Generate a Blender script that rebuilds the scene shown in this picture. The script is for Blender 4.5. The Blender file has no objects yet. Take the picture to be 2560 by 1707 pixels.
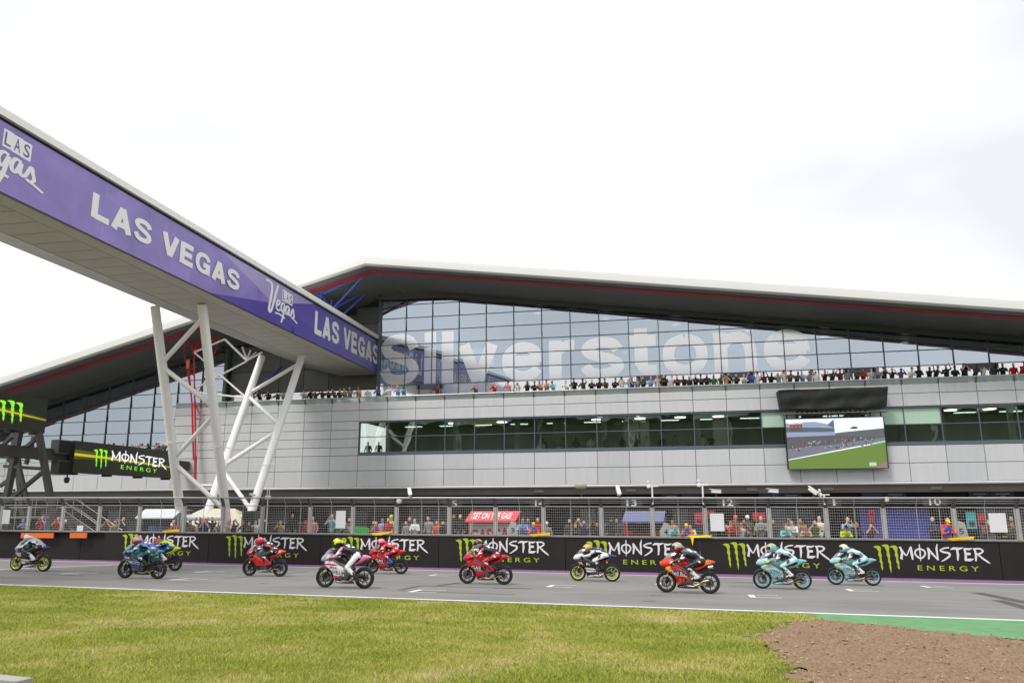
import bpy, bmesh, math, random
import numpy as np
from mathutils import Vector, Matrix, Euler
from mathutils.geometry import delaunay_2d_cdt, tessellate_polygon
from mathutils.bvhtree import BVHTree
random.seed(7); RNG = np.random.default_rng(11)
scene = bpy.context.scene
col = scene.collection
R = math.radians
# ------------------------------------------------------------------ camera
CAM_Z = 3.04
def cam_axes(yaw, pitch, roll):
    y, p, r = R(yaw), R(pitch), R(roll)
    f = Vector((math.sin(y)*math.cos(p), math.cos(y)*math.cos(p), math.sin(p)))
    r0 = Vector((math.cos(y), -math.sin(y), 0)); u0 = r0.cross(f)
    return r0*math.cos(r)-u0*math.sin(r), u0*math.cos(r)+r0*math.sin(r), f
RT, UP, FW = cam_axes(-12.2, math.degrees(math.atan(417/1975.)), .2)
FPX = 1975.0
cd = bpy.data.cameras.new('Camera'); cam = bpy.data.objects.new('Camera', cd); col.objects.link(cam)
m3 = Matrix((RT, UP, -FW)).transposed(); cam.matrix_world = Matrix.Translation((0, 0, CAM_Z)) @ m3.to_4x4()
cd.sensor_fit = 'HORIZONTAL'; cd.sensor_width = 36.0; cd.lens = FPX/2560*36.0
cd.clip_start = .1; cd.clip_end = 6000
scene.camera = cam
# ------------------------------------------------------------------ sky, sun, exposure
world = bpy.data.worlds.new('World'); scene.world = world; world.use_nodes = True
nt = world.node_tree; N = nt.nodes; L = nt.links
for n in list(N): N.remove(n)
out = N.new('ShaderNodeOutputWorld'); mix = N.new('ShaderNodeMixShader')
sky = N.new('ShaderNodeTexSky'); sky.sky_type = 'NISHITA'; sky.sun_disc = False
SUN_EL, SUN_AZ = R(52), R(-150)
sky.sun_elevation = SUN_EL; sky.sun_rotation = SUN_AZ
b1 = N.new('ShaderNodeBackground'); b1.inputs[1].default_value = .1
L.new(sky.outputs[0], b1.inputs[0])
tc = N.new('ShaderNodeTexCoord'); mp = N.new('ShaderNodeMapping'); mp.inputs['Scale'].default_value = (1.1, 1.1, 2.6)
mp.inputs['Location'].default_value = (.62, .25, .1)
nz = N.new('ShaderNodeTexNoise'); nz.inputs['Scale'].default_value = 1.25; nz.inputs['Detail'].default_value = 4; nz.inputs['Roughness'].default_value = .42
cr = N.new('ShaderNodeValToRGB'); cr.color_ramp.elements[0].position = .40; cr.color_ramp.elements[1].position = .67
cr.color_ramp.elements[0].color = (.60, .615, .64, 1); cr.color_ramp.elements[1].color = (1.08, 1.09, 1.10, 1)
b2 = N.new('ShaderNodeBackground'); b2.inputs[1].default_value = 1.0
L.new(tc.outputs['Generated'], mp.inputs[0]); L.new(mp.outputs[0], nz.inputs['Vector']); L.new(nz.outputs[0], cr.inputs[0]); L.new(cr.outputs[0], b2.inputs[0])
mix.inputs[0].default_value = .94
L.new(b1.outputs[0], mix.inputs[1]); L.new(b2.outputs[0], mix.inputs[2]); L.new(mix.outputs[0], out.inputs[0])
sd = bpy.data.lights.new('Sun', 'SUN'); sd.energy = 1.4; sd.angle = R(18); sd.color = (1, .97, .92)
sun = bpy.data.objects.new('Sun', sd); col.objects.link(sun)
sdir = Vector((math.sin(SUN_AZ)*math.cos(SUN_EL), math.cos(SUN_AZ)*math.cos(SUN_EL), math.sin(SUN_EL)))
sun.rotation_euler = sdir.to_track_quat('Z', 'Y').to_euler()
vs = scene.view_settings; vs.view_transform = 'Standard'; vs.look = 'None'; vs.exposure = .62; vs.gamma = 1.0; vs.use_curve_mapping = False
scene.cycles.max_bounces = 8; scene.cycles.transparent_max_bounces = 12
scene.cycles.use_denoising = True
# ------------------------------------------------------------------ surveying helpers (photo point -> place on a real plane)
CAM = Vector((0, 0, CAM_Z))
def ray(px, py): return FW + RT*((px-1280)/FPX) - UP*((py-853.5)/FPX)
def at_y(px, py, Y): d = ray(px, py); return CAM + d*(Y/d.y)
def at_x(px, py, X): d = ray(px, py); return CAM + d*(X/d.x)
SX, SY, S0 = -.00928, -.03657, 1.491
def gz(x, y):                     # the sloping track side, then the level pit lane
    x = max(-90., min(90., x)); y = max(-40., min(39.6, y)); return S0+SX*x+SY*y
def on_ground(px, py):
    d = ray(px, py); t = (S0-CAM_Z)/(d.z-SX*d.x-SY*d.y); return CAM + d*t
# ------------------------------------------------------------------ materials
def lin(c): return tuple(((v/255.)/12.92 if v/255. <= .04045 else ((v/255.+.055)/1.055)**2.4) for v in c)
MATS = {}
def mat(name, rgb, rough=.5, metal=0., var=.0, scale=4., bump=0., bscale=None, spec=.5, emit=None, estr=0., coat=0., srgb=True, stretch=None):
    if name in MATS: return MATS[name]
    m = bpy.data.materials.new(name); m.use_nodes = True; n = m.node_tree.nodes; l = m.node_tree.links
    p = n['Principled BSDF']; c = lin(rgb) if srgb else rgb
    p.inputs['Base Color'].default_value = (*c, 1); p.inputs['Roughness'].default_value = rough; p.inputs['Metallic'].default_value = metal
    p.inputs['Specular IOR Level'].default_value = spec; p.inputs['Coat Weight'].default_value = coat
    if var > 0 or bump > 0:
        t = n.new('ShaderNodeTexCoord'); mpn = n.new('ShaderNodeMapping'); l.new(t.outputs['Object'], mpn.inputs[0])
        if stretch: mpn.inputs['Scale'].default_value = stretch
        oi = n.new('ShaderNodeObjectInfo'); ad = n.new('ShaderNodeVectorMath'); ad.operation = 'MULTIPLY_ADD'
        ad.inputs[1].default_value = (37, 19, 53); l.new(oi.outputs['Random'], ad.inputs[0]); l.new(t.outputs['Object'], ad.inputs[2]); l.new(ad.outputs[0], mpn.inputs[0])
    if var > 0:
        z = n.new('ShaderNodeTexNoise'); z.inputs['Scale'].default_value = scale; z.inputs['Detail'].default_value = 6; z.inputs['Roughness'].default_value = .62
        l.new(mpn.outputs[0], z.inputs['Vector'])
        r = n.new('ShaderNodeValToRGB'); r.color_ramp.elements[0].position = .3; r.color_ramp.elements[1].position = .7
        r.color_ramp.elements[0].color = (*[v*(1-var) for v in c], 1); r.color_ramp.elements[1].color = (*[min(1, v*(1+var)) for v in c], 1)
        l.new(z.outputs[0], r.inputs[0]); l.new(r.outputs[0], p.inputs['Base Color'])
    if bump > 0:
        z2 = n.new('ShaderNodeTexNoise'); z2.inputs['Scale'].default_value = bscale or scale*4; z2.inputs['Detail'].default_value = 4
        bp = n.new('ShaderNodeBump'); bp.inputs['Strength'].default_value = bump; bp.inputs['Distance'].default_value = .02
        l.new(mpn.outputs[0], z2.inputs['Vector']); l.new(z2.outputs[0], bp.inputs['Height']); l.new(bp.outputs[0], p.inputs['Normal'])
    if emit: p.inputs['Emission Color'].default_value = (*lin(emit), 1); p.inputs['Emission Strength'].default_value = estr
    MATS[name] = m; return m
def glass_mat(name, gl=.3, gcol=(.9, .95, 1), tint=(.5, .6, .65), body=(.1, .14, .18), bodyfac=.3, rough=.015, wave=0.):
    if name in MATS: return MATS[name]
    m = bpy.data.materials.new(name); m.use_nodes = True; n = m.node_tree.nodes; l = m.node_tree.links
    n.remove(n['Principled BSDF']); o = n['Material Output']
    g = n.new('ShaderNodeBsdfGlossy'); g.inputs['Color'].default_value = (*gcol, 1); g.inputs['Roughness'].default_value = rough
    t = n.new('ShaderNodeBsdfTransparent'); t.inputs['Color'].default_value = (*tint, 1)
    d = n.new('ShaderNodeBsdfDiffuse'); d.inputs['Color'].default_value = (*body, 1)
    a = n.new('ShaderNodeMixShader'); a.inputs[0].default_value = bodyfac; l.new(t.outputs[0], a.inputs[1]); l.new(d.outputs[0], a.inputs[2])
    b = n.new('ShaderNodeMixShader'); l.new(a.outputs[0], b.inputs[1]); l.new(g.outputs[0], b.inputs[2])
    lw = n.new('ShaderNodeLayerWeight'); lw.inputs[0].default_value = .25
    mr = n.new('ShaderNodeMapRange'); mr.inputs['To Min'].default_value = gl; mr.inputs['To Max'].default_value = 1
    l.new(lw.outputs['Fresnel'], mr.inputs[0]); l.new(mr.outputs[0], b.inputs[0])
    if wave > 0:
        tcn = n.new('ShaderNodeTexCoord'); z = n.new('ShaderNodeTexNoise'); z.inputs['Scale'].default_value = .9; z.inputs['Detail'].default_value = 1
        oi = n.new('ShaderNodeObjectInfo'); ad = n.new('ShaderNodeVectorMath'); ad.operation = 'MULTIPLY_ADD'; ad.inputs[1].default_value = (31, 17, 23)
        l.new(oi.outputs['Random'], ad.inputs[0]); l.new(tcn.outputs['Object'], ad.inputs[2]); l.new(ad.outputs[0], z.inputs['Vector'])
        bp = n.new('ShaderNodeBump'); bp.inputs['Strength'].default_value = wave; bp.inputs['Distance'].default_value = .1
        l.new(z.outputs[0], bp.inputs['Height']); l.new(bp.outputs[0], g.inputs['Normal'])
    l.new(b.outputs[0], o.inputs[0]); MATS[name] = m; return m
# ------------------------------------------------------------------ mesh builder
class MB:
    def __init__(s): s.v = []; s.f = []; s.m = []
    def add(s, verts, faces, mi=0):
        o = len(s.v); s.v += [tuple(p) for p in verts]; s.f += [tuple(i+o for i in f) for f in faces]; s.m += [mi]*len(faces); return s
    def box(s, c, d, mi=0, rot=None):
        x, y, z = d[0]/2, d[1]/2, d[2]/2
        p = [Vector(q) for q in ((-x,-y,-z),(x,-y,-z),(x,y,-z),(-x,y,-z),(-x,-y,z),(x,-y,z),(x,y,z),(-x,y,z))]
        if rot is not None: p = [rot @ q for q in p]
        c = Vector(c)
        return s.add([q+c for q in p], [(0,3,2,1),(4,5,6,7),(0,1,5,4),(1,2,6,5),(2,3,7,6),(3,0,4,7)], mi)
    def span(s, a, b, mi=0):      # axis-aligned box from corner a to corner b
        return s.box([(a[i]+b[i])/2 for i in range(3)], [abs(b[i]-a[i]) for i in range(3)], mi)
    def beam(s, p0, p1, w, h, mi=0, up=(0,0,1)):
        p0, p1 = Vector(p0), Vector(p1); t = (p1-p0).normalized(); u = Vector(up)
        sd_ = t.cross(u)
        if sd_.length < 1e-4: sd_ = t.cross(Vector((0,1,0)))
        sd_.normalize(); u = sd_.cross(t)
        q = [(-1,-1),(1,-1),(1,1),(-1,1)]
        vv = [p0+sd_*(a*w/2)+u*(b*h/2) for a,b in q]+[p1+sd_*(a*w/2)+u*(b*h/2) for a,b in q]
        return s.add(vv, [(0,1,2,3),(7,6,5,4),(0,4,5,1),(1,5,6,2),(2,6,7,3),(3,7,4,0)], mi)
    def tube(s, p0, p1, r0, r1=None, n=8, mi=0, caps=True):
        return s.path([p0, p1], [r0, r0 if r1 is None else r1], n, mi, caps)
    def path(s, pts, r, n=8, mi=0, caps=True):
        pts = [Vector(p) for p in pts]; k = len(pts)
        if not isinstance(r, (list, tuple)): r = [r]*k
        t0 = (pts[1]-pts[0]).normalized(); ref = Vector((0,0,1)) if abs(t0.z) < .9 else Vector((0,1,0))
        vv = []
        for i, p in enumerate(pts):
            t = (pts[min(i+1,k-1)]-pts[max(i-1,0)]).normalized()
            a = t.cross(ref)
            if a.length < 1e-5: a = t.cross(Vector((1,0,0)))
            a.normalize(); b = a.cross(t)
            vv += [p+a*(math.cos(2*math.pi*j/n)*r[i])+b*(math.sin(2*math.pi*j/n)*r[i]) for j in range(n)]
        ff = [(i*n+j, i*n+(j+1)%n, (i+1)*n+(j+1)%n, (i+1)*n+j) for i in range(k-1) for j in range(n)]
        if caps: ff += [tuple(range(n-1,-1,-1)), tuple((k-1)*n+j for j in range(n))]
        return s.add(vv, ff, mi)
    def prism(s, poly, fn, d0, d1, mi=0):   # 2D outline, fn(u,v,d)->xyz
        n = len(poly)
        vv = [fn(u,v,d0) for u,v in poly]+[fn(u,v,d1) for u,v in poly]
        return s.add(vv, [tuple(range(n-1,-1,-1)), tuple(range(n,2*n))]+[(i,(i+1)%n,n+(i+1)%n,n+i) for i in range(n)], mi)
    def lathe(s, prof, c, axis='z', n=16, mi=0):   # prof: [(r,h)]
        c = Vector(c); vv = []
        for r_, h in prof:
            for j in range(n):
                a = 2*math.pi*j/n; u, w = r_*math.cos(a), r_*math.sin(a)
                vv.append(c+Vector((u,w,h) if axis == 'z' else (u,h,w) if axis == 'y' else (h,u,w)))
        k = len(prof)
        return s.add(vv, [(i*n+j, i*n+(j+1)%n, (i+1)*n+(j+1)%n, (i+1)*n+j) for i in range(k-1) for j in range(n)], mi)
    def mesh(s, name, mats, smooth=None):
        me = bpy.data.meshes.new(name); me.from_pydata(s.v, [], s.f)
        for m_ in (mats if isinstance(mats, (list, tuple)) else [mats]): me.materials.append(m_)
        me.polygons.foreach_set('material_index', s.m)
        bm = bmesh.new(); bm.from_mesh(me); bmesh.ops.recalc_face_normals(bm, faces=bm.faces); bm.to_mesh(me); bm.free()
        if smooth:
            me.polygons.foreach_set('use_smooth', [True]*len(me.polygons)); me.set_sharp_from_angle(angle=R(smooth))
        me.update(); return me
    def build(s, name, mats, parent=None, smooth=None, loc=(0,0,0)):
        return put(name, s.mesh(name, mats, smooth), parent, loc)
def put(name, me, parent=None, loc=(0,0,0), rot=(0,0,0)):
    o = bpy.data.objects.new(name, me); col.objects.link(o); o.location = loc; o.rotation_euler = rot
    if parent is not None: o.parent = parent
    return o
def thing(name, label, cat, loc=(0,0,0), rz=0, group=None):
    o = bpy.data.objects.new(name, None); col.objects.link(o); o.location = loc; o.rotation_euler = (0,0,rz); o.empty_display_size = .2
    return tag(o, label, cat, group)
def tag(o, label, cat, group=None):
    o['label'] = label; o['category'] = cat
    if group: o['group'] = group
    return o
def struct(o, kind='structure'): o['kind'] = kind; return o
# ------------------------------------------------------------------ flat print: fonts and brush strokes, as (points, faces) in 2D
_TXT = {}
def text2d(body, bold=0., shear=0., spacing=1.):
    key = (body, bold, shear, spacing)
    if key in _TXT: return _TXT[key]
    cu = bpy.data.curves.new('t', 'FONT'); cu.body = body; cu.size = 1; cu.offset = bold; cu.shear = shear; cu.space_character = spacing
    cu.resolution_u = 4; cu.fill_mode = 'BOTH'
    o = bpy.data.objects.new('t', cu); col.objects.link(o)
    bpy.context.view_layer.update(); dg = bpy.context.evaluated_depsgraph_get()
    me = o.evaluated_get(dg).to_mesh(); v = [(p.co.x, p.co.y) for p in me.vertices]; f = [tuple(p.vertices) for p in me.polygons]
    o.evaluated_get(dg).to_mesh_clear(); bpy.data.objects.remove(o); bpy.data.curves.remove(cu)
    _TXT[key] = fit(v, f); return _TXT[key]
def fit(v, f):                    # to unit box 0..1 in both axes
    x0 = min(p[0] for p in v); x1 = max(p[0] for p in v); y0 = min(p[1] for p in v); y1 = max(p[1] for p in v)
    return [((p[0]-x0)/(x1-x0), (p[1]-y0)/(y1-y0)) for p in v], f
def strokes2d(lines):             # [(points, widths)] -> joined brush marks
    v = []; f = []
    for li, (pts, w) in enumerate(lines):
        k = len(pts)
        if not isinstance(w, (list, tuple)): w = [w]*k
        o = len(v)
        for i, p in enumerate(pts):
            a = Vector(pts[max(i-1,0)]); b = Vector(pts[min(i+1,k-1)]); t = (b-a); t = t.normalized() if t.length > 1e-6 else Vector((1,0)); nn = Vector((-t.y, t.x))
            v.append((p[0]+nn.x*w[i]/2, p[1]+nn.y*w[i]/2, li*.0016+i*.0003)); v.append((p[0]-nn.x*w[i]/2, p[1]-nn.y*w[i]/2, li*.0016+i*.0003))
        f += [(o+2*i, o+2*i+1, o+2*i+3, o+2*i+2) for i in range(k-1)]
    return v, f
def spline(pts, n=6):
    p = [Vector(q) for q in pts]; r = []
    for i in range(len(p)-1):
        a, b, c, d = p[max(i-1,0)], p[i], p[i+1], p[min(i+2,len(p)-1)]
        for j in range(n):
            t = j/n; r.append(tuple(.5*((2*b)+(c-a)*t+(2*a-5*b+4*c-d)*t*t+(3*b-a-3*c+d)*t**3)))
    r.append(tuple(p[-1])); return r
def poly2d(polys):
    v = []; f = []
    for p in polys:
        o = len(v); v += p
        tri = tessellate_polygon([[Vector((a,b,0)) for a,b in p]]); f += [tuple(o+i for i in t) for t in tri]
    return v, f
def decal(name, shape, fn, m, parent, nrm=(0,-1,0)):  # fn(u,v)->xyz; brush strokes lie over one another along nrm
    v, f = shape; mb = MB(); mb.add([Vector(fn(p[0], p[1]))+Vector(nrm)*(p[2] if len(p) > 2 else 0) for p in v], f)
    me = bpy.data.meshes.new(name); me.from_pydata(mb.v, [], mb.f); me.materials.append(m); me.update()
    return put(name, me, parent)
def claw_shape():
    polys = []
    for i, (x0, top, yb) in enumerate(((.13, .95, .08), (.47, 1., 0.), (.80, .965, .13))):
        h = top
        polys.append([(x0-.13, h-.045), (x0-.02, h-.005), (x0+.08, h), (x0+.15, h-.02), (x0+.19, h-.09), (x0+.16, .74), (x0+.19, .62), (x0+.165, .5), (x0+.2, .36), (x0+.185, .27), (x0+.2, .2), (x0+.17, yb),
                      (x0+.115, .22), (x0+.13, .31), (x0+.085, .4), (x0+.10, .52), (x0+.05, .63), (x0+.075, .74), (x0+.03, .83), (x0+.0, h-.09)])
    return poly2d(polys)
CLAW = claw_shape()
def monster_word():
    W = .035
    Lt = []
    def S(p, w): Lt.append(([(q[0]*5.2, q[1]) for q in p], [a*3.6 for a in w] if isinstance(w, (list, tuple)) else w*3.6))
    def at(x, pts): return [(x+a, b) for a, b in pts]
    # M
    S(at(0, [(.0,.98),(.02,.55),(.0,.06),(.02,.0)]), [.03,.045,.045,.01]); S(at(0, [(-.01,.99),(.06,.35),(.075,.30)]), [.035,.03,.02]); S(at(0,[(.075,.30),(.135,.95),(.15,1.0)]),[.02,.03,.03]); S(at(0,[(.14,.96),(.145,.4),(.15,.0)]),[.04,.05,.03])
    # O with a spike
    S(spline(at(.19,[(.065,.86),(.01,.72),(.0,.45),(.03,.22),(.065,.12),(.1,.22),(.13,.45),(.12,.72),(.065,.86)]),3), W); S(at(.19,[(.065,1.2),(.066,.6),(.062,-.1)]),[.02,.03,.015])
    # N
    S(at(.36,[(.0,.95),(.012,.5),(.0,.05)]),[.03,.045,.03]); S(at(.36,[(.0,.95),(.06,.45),(.12,.02)]),[.03,.04,.03]); S(at(.36,[(.13,1.25),(.115,.9),(.12,.0)]),[.015,.04,.03])
    # S
    S(spline(at(.52,[(.12,.98),(.05,.92),(.0,.75),(.05,.62),(.11,.55),(.115,.35),(.06,.1),(.0,-.1)]),3), [.03]*8+[.042]*8+[.04,.036,.032,.028,.02,.01])
    # T
    S(at(.665,[(-.01,.83),(.03,.93),(.1,.9),(.155,.99)]),[.02,.05,.05,.015]); S(at(.665,[(.075,.9),(.08,.45),(.07,.0)]),[.04,.045,.025])
    # E
    S(at(.835,[(.0,.92),(.012,.5),(.0,.05)]),[.035,.045,.04]); S(at(.835,[(-.01,.9),(.06,.88),(.1,.97)]),[.04,.045,.015]); S(at(.835,[(0,.52),(.075,.53)]),[.06,.05]); S(at(.835,[(-.01,.07),(.06,.06),(.105,.14)]),[.05,.06,.015])
    # R
    S(at(.965,[(.0,.92),(.012,.5),(.0,-.02)]),[.035,.045,.03]); S(spline(at(.965,[(-.02,.9),(.06,.93),(.105,.78),(.07,.58),(.01,.5)]),3), .035); S(at(.965,[(.03,.52),(.09,.2),(.15,-.06),(.18,-.2)]),[.03,.04,.035,.01])
    v, f = strokes2d(Lt); 
    return v, f
MONSTER = monster_word()
def vegas_word():
    Lt = []
    def S(p, w, n=5): 
        q = spline(p, n); k = len(q); Lt.append((q, w if not isinstance(w, tuple) else [w[0]+(w[1]-w[0])*i/(k-1) for i in range(k)]))
    S([(0,1.62),(.14,1.66),(.30,1.58),(.33,1.2),(.27,.62),(.22,.12),(.30,.02),(.40,.35),(.52,1.05),(.62,1.62),(.66,1.66)], .11)     # V
    S([(.62,.55),(.76,.68),(.78,.85),(.68,.86),(.62,.62),(.64,.38),(.74,.32),(.84,.45)], .09)      # e
    S([(1.08,.82),(.96,.84),(.88,.62),(.92,.38),(1.0,.40),(1.08,.78),(1.0,.1),(.92,-.28)], .09)     # g
    S([(1.34,.80),(1.22,.82),(1.15,.58),(1.18,.36),(1.26,.4),(1.34,.78),(1.33,.46),(1.38,.34),(1.46,.44)], .09)   # a
    S([(1.46,.44),(1.56,.82),(1.6,.62),(1.64,.40),(1.54,.28),(1.48,.34)], .09); S([(1.5,.30),(1.7,.22),(1.86,.12)], .08, 3)    # s
    S([(.55,.10),(.8,.14),(1.12,.06)], .09, 3)
    return strokes2d(Lt)
VEGAS = vegas_word()
def block_word(text, xs=1.0, w=.22, gap=.12, single=False):     # heavy grotesque lettering from straight and curved brush marks, cap height 1
    Sp = [(.62,.70),(.54,.85),(.36,.9),(.18,.85),(.11,.72),(.19,.6),(.36,.52),(.54,.43),(.62,.29),(.54,.15),(.36,.1),(.18,.14),(.08,.31)]
    G = {'L': ([[(.115,1),(.115,0)], [(.115,.105),(.62,.105)]], .64), 'A': ([[(.10,0),(.37,.98)], [(.64,0),(.37,.98)], [(.2,.27),(.55,.27)]], .74), 'S': (['c']+[Sp], .72), 'V': ([[(.10,1),(.37,.02)], [(.64,1),(.37,.02)]], .74),
         'E': ([[(.115,0),(.115,1)], [(.115,.9),(.6,.9)], [(.115,.5),(.56,.5)], [(.115,.1),(.62,.1)]], .66), 'G': (['c', [(.66,.68),(.58,.84),(.39,.9),(.2,.82),(.11,.6),(.11,.4),(.2,.18),(.38,.1),(.55,.15),(.63,.32)], 'l', [(.4,.44),(.74,.44)], [(.63,.5),(.63,.02)]], .78),
         'i': ([[(.12,0),(.12,.70)], [(.12,.80),(.12,1.0)]], .24), 'l': ([[(.12,0),(.12,1.0)]], .24), 'v': ([[(.09,.72),(.34,.02)], [(.59,.72),(.34,.02)]], .68), 'r': ([[(.12,0),(.12,.72)], 'c', [(.12,.42),(.2,.57),(.34,.62),(.44,.62)]], .46),
         'e': (['c', [(.60,.33),(.57,.54),(.36,.63),(.16,.54),(.10,.36),(.16,.16),(.36,.085),(.52,.12),(.62,.22)], 'l', [(.12,.36),(.64,.36)]], .72), 's': (['c', [(a, b*.72) for a, b in Sp]], .72), 't': ([[(.2,.87),(.2,.2)], [(.0,.63),(.44,.63)], 'c', [(.2,.24),(.26,.11),(.44,.1)]], .46),
         'o': (['c', [(.36,.64),(.16,.56),(.1,.36),(.16,.16),(.36,.08),(.56,.16),(.62,.36),(.56,.56),(.36,.64)]], .72), 'n': ([[(.12,0),(.12,.72)], 'c', [(.12,.40),(.2,.56),(.37,.63),(.52,.56),(.57,.38),(.57,0)]], .69), ' ': ([], .3)}
    Lt = []; x = 0; xh = 1.0; own = []
    for ch in text:
        st, wd = G[ch]; mode = 'l'; low = ch in 'vrseotn'
        for q in st:
            if isinstance(q, str): mode = q; continue
            p = [((x+a)*xs, b*(xh if low or (ch == 'i' and b < .8) else 1)) for a, b in q]
            Lt.append((spline(p, 5) if mode == 'c' else p, w*(.86 if mode == 'c' else 1))); own.append(x)
        x += wd+gap
    x1 = (x-gap)*xs
    if single: return [([(a/x1, b, c) for a, b, c in v], f) for v, f in (strokes2d([l_ for l_, o_ in zip(Lt, own) if o_ == q]) for q in sorted(set(own)))]
    v, f = strokes2d(Lt)
    return [(a/x1, b, c) for a, b, c in v], f
# ================================================================== THE SETTING
def sheet(name, poly, m, dz, kind='structure'):   # flat polygon laid on the slope, dz above it
    mb = MB(); mb.add([(x, y, gz(x, y)+dz) for x, y in poly], [tuple(range(len(poly)))])
    me = bpy.data.meshes.new(name); me.from_pydata(mb.v, [], mb.f); me.materials.append(m); me.update()
    o = put(name, me); struct(o, kind); return o
def ground_mat():
    m = bpy.data.materials.new('turf'); m.use_nodes = True; n = m.node_tree.nodes; l = m.node_tree.links; p = n['Principled BSDF']
    g = n.new('ShaderNodeNewGeometry')
    def noise(sc, det, sx=1, sy=1):
        mp_ = n.new('ShaderNodeMapping'); mp_.inputs['Scale'].default_value = (sx, sy, 1); l.new(g.outputs['Position'], mp_.inputs[0])
        z = n.new('ShaderNodeTexNoise'); z.inputs['Scale'].default_value = sc; z.inputs['Detail'].default_value = det; l.new(mp_.outputs[0], z.inputs['Vector']); return z
    a = noise(.55, 5); b = noise(9, 4)
    r1 = n.new('ShaderNodeValToRGB'); r1.color_ramp.elements[0].position = .38; r1.color_ramp.elements[1].position = .66
    r1.color_ramp.elements[0].color = (.085, .125, .018, 1); r1.color_ramp.elements[1].color = (.26, .215, .07, 1)
    mx = n.new('ShaderNodeMixRGB'); mx.blend_type = 'MULTIPLY'; mx.inputs[0].default_value = .6
    r2 = n.new('ShaderNodeValToRGB'); r2.color_ramp.elements[0].color = (.35, .35, .35, 1); r2.color_ramp.elements[1].color = (1.3, 1.3, 1.3, 1)
    l.new(a.outputs[0], r1.inputs[0]); l.new(b.outputs[0], r2.inputs[0]); l.new(r1.outputs[0], mx.inputs[1]); l.new(r2.outputs[0], mx.inputs[2]); l.new(mx.outputs[0], p.inputs['Base Color'])
    p.inputs['Roughness'].default_value = .95; p.inputs['Specular IOR Level'].default_value = .1
    return m
TURF = ground_mat()
xs = [-2500, -90, -60, -30, 0, 30, 60, 90, 2500]; ys = [-2500, -40, -20, 0, 10, 20, 30, 39.6, 60, 90, 2500]
mb = MB(); mb.add([(x, y, gz(x, y)) for y in ys for x in xs], [(j*9+i, j*9+i+1, (j+1)*9+i+1, (j+1)*9+i) for j in range(len(ys)-1) for i in range(8)])
struct(mb.build('ground', TURF))
def near_y(x): return 19.26-.0398*x
def far_y(x): return 35.66-.0135*x
def bar_y(x): return 38.4+.0101*(x+37.47)
def asphalt_mat(name, c, marks=True):
    m = bpy.data.materials.new(name); m.use_nodes = True; n = m.node_tree.nodes; l = m.node_tree.links; p = n['Principled BSDF']
    g = n.new('ShaderNodeNewGeometry')
    def noise(sc, det, s=(1,1,1)):
        mp_ = n.new('ShaderNodeMapping'); mp_.inputs['Scale'].default_value = s; l.new(g.outputs['Position'], mp_.inputs[0])
        z = n.new('ShaderNodeTexNoise'); z.inputs['Scale'].default_value = sc; z.inputs['Detail'].default_value = det; l.new(mp_.outputs[0], z.inputs['Vector']); return z
    def ramp(z, lo, hi, a=.3, b=.7):
        r = n.new('ShaderNodeValToRGB'); r.color_ramp.elements[0].position = a; r.color_ramp.elements[1].position = b
        r.color_ramp.elements[0].color = (lo, lo, lo, 1); r.color_ramp.elements[1].color = (hi, hi, hi, 1); l.new(z.outputs[0], r.inputs[0]); return r
    base = n.new('ShaderNodeRGB'); base.outputs[0].default_value = (*c, 1); cur = base.outputs[0]
    for r in (ramp(noise(1, 6, (.12, 1.6, 1)), .90, 1.08), ramp(noise(.35, 3), .9, 1.08), ramp(noise(60, 3), .82, 1.18), ramp(noise(1, 3, (.03, 6, 1)), .9, 1.05)):
        mx = n.new('ShaderNodeMixRGB'); mx.blend_type = 'MULTIPLY'; mx.inputs[0].default_value = 1; l.new(cur, mx.inputs[1]); l.new(r.outputs[0], mx.inputs[2]); cur = mx.outputs[0]
    l.new(cur, p.inputs['Base Color']); p.inputs['Roughness'].default_value = .85; p.inputs['Specular IOR Level'].default_value = .25
    z = noise(140, 2); bp = n.new('ShaderNodeBump'); bp.inputs['Strength'].default_value = .25; bp.inputs['Distance'].default_value = .006; l.new(z.outputs[0], bp.inputs['Height']); l.new(bp.outputs[0], p.inputs['Normal'])
    return m
ASPH = asphalt_mat('asphalt', (.245, .236, .222)); ASPH2 = asphalt_mat('pit_asphalt', (.19, .186, .18)); ASPH3 = asphalt_mat('edge_asphalt', (.15,.15,.15))
def strip(name, fa, fb, x0, x1, m, dz, n=24):   # strip between two lines y=fa(x), y=fb(x)
    mb = MB(); vv = []
    for i in range(n+1):
        x = x0+(x1-x0)*i/n; vv += [(x, fa(x), gz(x, fa(x))+dz), (x, fb(x), gz(x, fb(x))+dz)]
    mb.add(vv, [(2*i, 2*i+2, 2*i+3, 2*i+1) for i in range(n)]); o = mb.build(name, m); struct(o); return o
XA, XB = -88, 88
strip('track', lambda x: near_y(x)-.02, lambda x: bar_y(x)+.3, XA, XB, ASPH, .005)
def ragged(x): return near_y(x)-.36+.07*math.sin(x*1.7)+.06*math.sin(x*4.3+1)+.05*math.sin(x*9.1)
strip('track_verge', ragged, lambda x: near_y(x)+.02, XA, 4.0, ASPH3, .009, 400)
PW = mat('white_line_paint', (238,238,236), .6, var=.08, scale=3, spec=.3)
strip('near_edge_line', lambda x: near_y(x)-.11, lambda x: near_y(x)+.11, XA, XB, PW, .014)
strip('far_edge_line', lambda x: far_y(x)-.13, lambda x: far_y(x)+.13, XA, XB, PW, .010)
strip('purple_strip', lambda x: far_y(x)+.13, lambda x: bar_y(x)+.2, XA, XB, mat('purple_paint', (134,98,136), .7, var=.12, scale=1.5, spec=.2), .010)
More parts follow.
